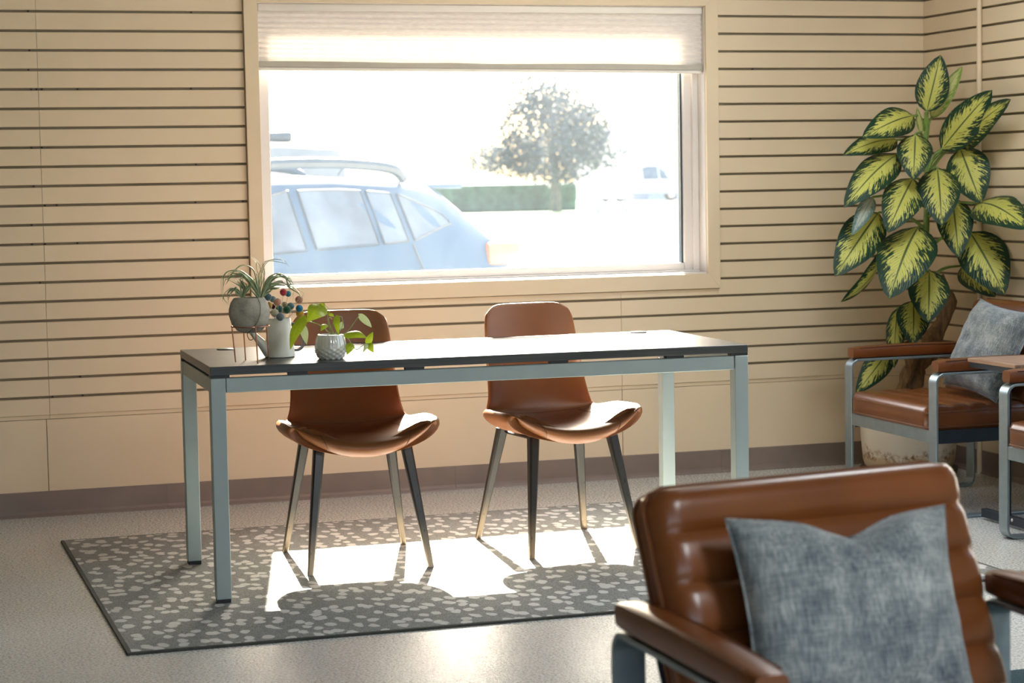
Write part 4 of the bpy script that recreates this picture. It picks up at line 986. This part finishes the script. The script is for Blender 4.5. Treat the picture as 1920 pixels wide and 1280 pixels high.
OO = Vector((0.722, -1.922, D0 + 0.070))
for v_ in PVINE:
    pts = [Vector(p) for p in v_]
    if (pts[0] - OO).length < 0.05: pts = [OO + (pts[0] - OO) * 0.35 + Vector((0, 0, -0.002))] + pts
    pts = spline(pts, 6)
    ob('vine', tube([p - OO for p in pts], 0.0012, 6), M['vine'], po, smooth=True)
PN = {0: Vector((-0.45, -0.7, 0.5)), 1: Vector((-0.25, -0.9, 0.35)), 6: Vector((0.0, -0.55, 0.85))}
for i, (b, t, w) in enumerate(PLEAF):
    rr = random.Random(40 + i)
    N = PN.get(i, Vector((-0.2 + rr.uniform(-.35, .35), -0.9, 0.35 + rr.uniform(-.2, .3))))
    leaf_ob('leaf', po, M['pothos_pale' if i in (2, 5, 8, 12) else 'pothos'], Vector(b) - OO, Vector(t) - OO, w * 1.05, N, arch=0.16, cup=0.28, nv=10, nu=6, kind='heart')

# ------------------------------------------------------------------ outside
GZ = -0.12
struct(ob('parking_ground', box(-40, 120, 0.2, 72, GZ - 0.1, GZ), M['asphalt']))
struct(ob('lawn_ground', box(-40, 120, 72, 84, GZ - 0.1, GZ + 0.03), M['grass']))
struct(ob('far_ground', box(-60, 220, 84, 260, GZ - 0.1, GZ), M['asphalt']))
struct(ob('rear_ground', box(-60, 60, -60, -10.81, GZ - 0.1, GZ), M['asphalt']))
struct(ob('side_ground', box(4.12, 60, -10.81, 0.2, GZ - 0.1, GZ), M['asphalt']))

def make_car(loc, rz, label, paint, stations, wins, rails=True, L=4.45, group=None):
    t = tag(empty('parked_car', loc, rz), label, 'car', group)
    V, F = [], []; n = 15
    for s, zl, zb, zr, hl, hb, hr in stations:
        half = [(hl * 0.80, zl), (hl * 0.97, zl + 0.05), (hl, zl + 0.22), (hl * 1.0, (zl + zb) / 2 + 0.08), (hb, zb), (hr, zr - 0.07), (hr * 0.86, zr - 0.01)]
        ring = [(0, zl)] + half + [(0, zr + 0.015)] + [(-y, z) for y, z in half[::-1]]
        V += [(s, y, z) for y, z in ring]
    n = 16
    for i in range(len(stations) - 1):
        for k in range(n): F.append((i * n + k, i * n + (k + 1) % n, (i + 1) * n + (k + 1) % n, (i + 1) * n + k))
    F.append(tuple(range(n))); F.append(tuple((len(stations) - 1) * n + k for k in range(n - 1, -1, -1)))
    b = ob('car_body', (V, F), paint, t, smooth=True, sharp=38)
    def at(s, q):
        for a, c in zip(stations, stations[1:]):
            if s <= c[0]: break
        f = (s - a[0]) / (c[0] - a[0]); st_ = [a[k] + (c[k] - a[k]) * f for k in range(7)]
        return (st_[5] + (st_[6] - st_[5]) * q + 0.007, st_[2] + (st_[3] - 0.07 - st_[2]) * q)
    for w_ in wins:
        for sd in (1, -1):
            V, F = [], []; m = 10
            for i in range(m + 1):
                f = i / m; s = w_[0] + (w_[1] - w_[0]) * f; lo = w_[2] + (w_[3] - w_[2]) * f; hi = w_[4] + (w_[5] - w_[4]) * f ** 0.6
                for q in range(5):
                    y, z = at(s, lo + (hi - lo) * q / 4); V.append((s, sd * y, z))
            sw = ob('side_window', (V, grid_faces(5, m + 1, 0, sd < 0)), M['car_glass'], t, smooth=True)
            rim_ = [V[i * 5] for i in range(m + 1)] + [V[m * 5 + q] for q in range(1, 5)] + [V[i * 5 + 4] for i in range(m - 1, -1, -1)] + [V[q] for q in range(3, 0, -1)]
            ob('window_trim', tube(rim_, 0.009, 5, True), M['rail'], sw)
    if rails:
        for sd in (1, -1):
            ob('door_seam', tube([(1.05, sd * (at(1.05, 0.02)[0]), at(1.05, 0.02)[1]), (1.0, sd * 0.893, 0.80), (1.08, sd * 0.895, 0.55), (1.25, sd * 0.892, 0.36)], 0.006, 5), M['rail'], t)
    wr = None
    for sx in (0.82, L - 0.88):
        for sd in (1, -1):
            g = xform(lathe([(0.20, -0.11), (0.32, -0.11), (0.335, -0.08), (0.335, 0.08), (0.32, 0.11), (0.20, 0.11)], 28), Matrix.Rotation(PI / 2, 4, 'X'))
            if wr is None:
                wr = ob('wheel', g, M['rubber'], t, (sx, sd * 0.80, 0.335), smooth=True); hb_ = ob('hubcap', xform(lathe([(0.19, -0.112), (0.19, 0.112)], 20), Matrix.Rotation(PI / 2, 4, 'X')), M['alloy'], wr)
            else: w2 = inst(wr, t, (sx, sd * 0.80, 0.335)); inst(hb_, w2)
    if rails:
        for sd in (1, -1):
            ob('roof_rail', tube(spline([(0.86, sd * 0.55, 1.455), (1.02, sd * 0.565, 1.535), (1.5, sd * 0.575, 1.572), (2.1, sd * 0.575, 1.572), (2.55, sd * 0.57, 1.54), (2.68, sd * 0.56, 1.46)], 6), 0.040, 8), M['rail'], t, smooth=True)
        ob('roof_antenna', tube([(1.02, 0.0, 1.49), (0.86, 0.0, 1.66)], 0.005, 5), M['rail'], t)
        ob('spoiler', rbox(0.22, 0.62, -0.52, 0.52, 1.375, 1.415, 0.015, 2), paint, t, smooth=True)
    for sd in (1, -1):
        ob('tail_lamp', rbox(-0.045, 0.30, sd * 0.80 - 0.10, sd * 0.80 + 0.075, 0.80, 0.97, 0.03, 2), M['tail'], t, smooth=True)
    ob('rear_bumper', rbox(-0.10, 0.16, -0.82, 0.82, 0.38, 0.66, 0.06, 3), paint, t, smooth=True)
    return t
CX = [(0.0, 0.42, 0.88, 0.93, 0.78, 0.76, 0.66), (0.10, 0.34, 0.96, 1.05, 0.84, 0.80, 0.66), (0.28, 0.28, 1.00, 1.22, 0.87, 0.82, 0.62), (0.46, 0.25, 1.005, 1.35, 0.88, 0.83, 0.60), (0.62, 0.24, 1.00, 1.42, 0.89, 0.835, 0.60), (1.0, 0.24, 0.985, 1.455, 0.89, 0.84, 0.615), (1.6, 0.24, 0.965, 1.485, 0.89, 0.84, 0.625), (2.2, 0.24, 0.945, 1.48, 0.89, 0.84, 0.62), (2.7, 0.24, 0.93, 1.42, 0.89, 0.84, 0.60), (3.05, 0.24, 0.93, 1.22, 0.89, 0.84, 0.62), (3.4, 0.24, 0.93, 1.02, 0.89, 0.83, 0.70), (3.95, 0.26, 0.86, 0.95, 0.88, 0.80, 0.70), (4.3, 0.30, 0.76, 0.86, 0.82, 0.74, 0.64), (4.45, 0.38, 0.62, 0.74, 0.68, 0.62, 0.52)]
th = math.radians(28); ph = PI + th
rear = Vector((4.05, 6.50)); off = Vector((-math.sin(ph), math.cos(ph))) * 0.86
make_car((rear.x - off.x, rear.y - off.y, GZ), ph, 'light blue crossover car with roof rails parked outside the window', M['car_paint'], CX, [(0.60, 1.02, 0.34, 0.06, 0.42, 0.90), (1.08, 1.32, 0.06, 0.05, 0.90, 0.93), (1.37, 1.95, 0.05, 0.05, 0.93, 0.94), (2.04, 2.85, 0.05, 0.05, 0.94, 0.80)])
VAN = [(0.0, 0.35, 1.1, 1.75, 0.92, 0.92, 0.84), (0.1, 0.28, 1.1, 2.00, 0.95, 0.95, 0.86), (1.0, 0.25, 1.1, 2.05, 0.96, 0.96, 0.86), (3.2, 0.25, 1.1, 2.03, 0.96, 0.96, 0.85), (3.7, 0.25, 1.1, 1.80, 0.96, 0.96, 0.82), (4.3, 0.25, 1.05, 1.20, 0.95, 0.93, 0.8), (5.0, 0.3, 0.9, 1.02, 0.92, 0.88, 0.75), (5.15, 0.4, 0.75, 0.85, 0.85, 0.8, 0.7)]
make_car((6.05, 22.0, GZ), PI + 0.1, 'pale van parked beyond the blue car', M['van_paint'], VAN, [(3.0, 4.0, 0.1, 0.1, 0.85, 0.6)], False, 5.15)
PICK = [(0.0, 0.45, 0.95, 1.00, 0.9, 0.9, 0.86), (0.1, 0.4, 1.0, 1.12, 0.95, 0.94, 0.88), (1.9, 0.35, 1.05, 1.14, 0.96, 0.95, 0.88), (2.0, 0.35, 1.05, 1.80, 0.96, 0.95, 0.74), (2.4, 0.35, 1.05, 1.90, 0.96, 0.95, 0.74), (3.3, 0.35, 1.05, 1.88, 0.96, 0.95, 0.74), (4.0, 0.35, 1.08, 1.35, 0.96, 0.94, 0.8), (4.3, 0.35, 1.08, 1.20, 0.96, 0.93, 0.84), (5.2, 0.38, 1.0, 1.12, 0.95, 0.9, 0.8), (5.45, 0.45, 0.8, 0.95, 0.9, 0.85, 0.75)]
pk_ = make_car((43.6, 113.0, GZ), 0.12, 'white pickup truck far away beyond the lawn', M['white_car'], PICK, [(2.1, 2.95, 0.1, 0.1, 0.9, 0.92), (3.05, 3.9, 0.1, 0.1, 0.92, 0.4)], False, 5.45)

vb = [o for o in bpy.data.objects if o.get('label') == 'pale van parked beyond the blue car'][0]
ob('roof_box', rbox(0.62, 1.7, -0.35, 0.35, 2.05, 2.22, 0.05, 2), M['rail'], vb, smooth=True)
pk_.scale = (1.25, 1.25, 1.25)
# tree on the lawn
def leaf_cloud(blobs, count, size, seed):
    rnd = random.Random(seed); V, F = [], []
    tot = sum(b[3] * b[4] * b[5] for b in blobs)
    for bx, by, bz, rx, ry, rz_ in blobs:
        for _ in range(int(count * rx * ry * rz_ / tot)):
            while True:
                p = Vector((rnd.uniform(-1, 1), rnd.uniform(-1, 1), rnd.uniform(-1, 1)))
                if p.length < 1: break
            c = Vector((bx + p.x * rx, by + p.y * ry, bz + p.z * rz_))
            a = Vector((rnd.gauss(0, 1), rnd.gauss(0, 1), rnd.gauss(0, 1))).normalized(); b = a.orthogonal().normalized()
            s = size * rnd.uniform(0.6, 1.4); k = len(V)
            V += [c - a * s, c + b * s * 0.5, c + a * s, c - b * s * 0.5]; F.append((k, k + 1, k + 2, k + 3))
    return V, F
tree = tag(empty('shade_tree', (29.3, 79.5, GZ)), 'broad leafy tree standing on the lawn outside', 'tree')
ob('trunk', tube([(0, 0, 0), (0.05, 0, 0.8), (0.0, 0, 1.6), (-0.05, 0, 3.2), (0.0, 0, 4.6)], [0.30, 0.22, 0.18, 0.12, 0.05], 8), M['bark'], tree, smooth=True)
for a in range(6):
    an = a * 1.05; ob('branch', tube([(0, 0, 1.3 + 0.15 * a), (0.9 * math.cos(an), 0.9 * math.sin(an), 2.1 + 0.2 * a), (2.1 * math.cos(an), 2.1 * math.sin(an), 2.6 + 0.3 * a)], [0.10, 0.07, 0.02], 6), M['bark'], tree, smooth=True)
blobs = [(0, 0, 3.4, 2.6, 2.2, 2.3), (-1.9, 0.2, 2.5, 1.5, 1.4, 0.9), (-0.7, 0, 5.2, 1.6, 1.4, 1.2), (1.2, 0, 3.7, 1.5, 1.4, 1.4), (-3.2, 0, 2.4, 1.3, 1.0, 0.6), (2.3, 0, 2.6, 1.1, 1.0, 0.8), (0.2, 0, 1.9, 1.0, 1.0, 0.6)]
cr = ob('crown', leaf_cloud(blobs, 12000, 0.115, 4), M['treeleaf'], tree); cr['kind'] = 'stuff'
hg = tag(empty('clipped_hedge', (26.5, 82.0, GZ)), 'long dark hedge along the far lawn edge', 'hedge')
ob('hedge_core', rbox(-9.0, 4.6, -0.5, 0.5, 0.0, 1.32, 0.15, 2), M['hedge'], hg)
o = ob('hedge_leaf_cover', leaf_cloud([(-9 + k * 0.7, 0, 0.7, 0.5, 0.62, 0.75) for k in range(20)], 3000, 0.07, 8), M['hedge'], hg); o['kind'] = 'stuff'
bl_ = tag(empty('far_building', (52.0, 122.0, GZ)), 'pale low building behind the pickup truck', 'building')
ob('wall', box(-3.2, 14, 0, 10, 0, 4.6), M['stucco'], bl_); ob('roof', box(-3.6, 14.4, -0.4, 10.4, 4.6, 4.9), M['roof_dark'], bl_)
ob('garage_door', box(-1.5, 1.5, -0.06, 0.0, 0, 3.0), M['white_car'], bl_)
bn = tag(empty('white_bench', (28.9, 73.0, GZ)), 'white slab bench on the edge of the lawn outside', 'bench')
ob('bench_top', rbox(-0.15, 1.55, -0.25, 0.25, 0.62, 0.74, 0.02, 1), M['white_car'], bn)
for lx in (0.0, 1.3): ob('bench_leg', rbox(lx, lx + 0.14, -0.2, 0.2, 0, 0.62, 0.01, 1), M['white_car'], bn)
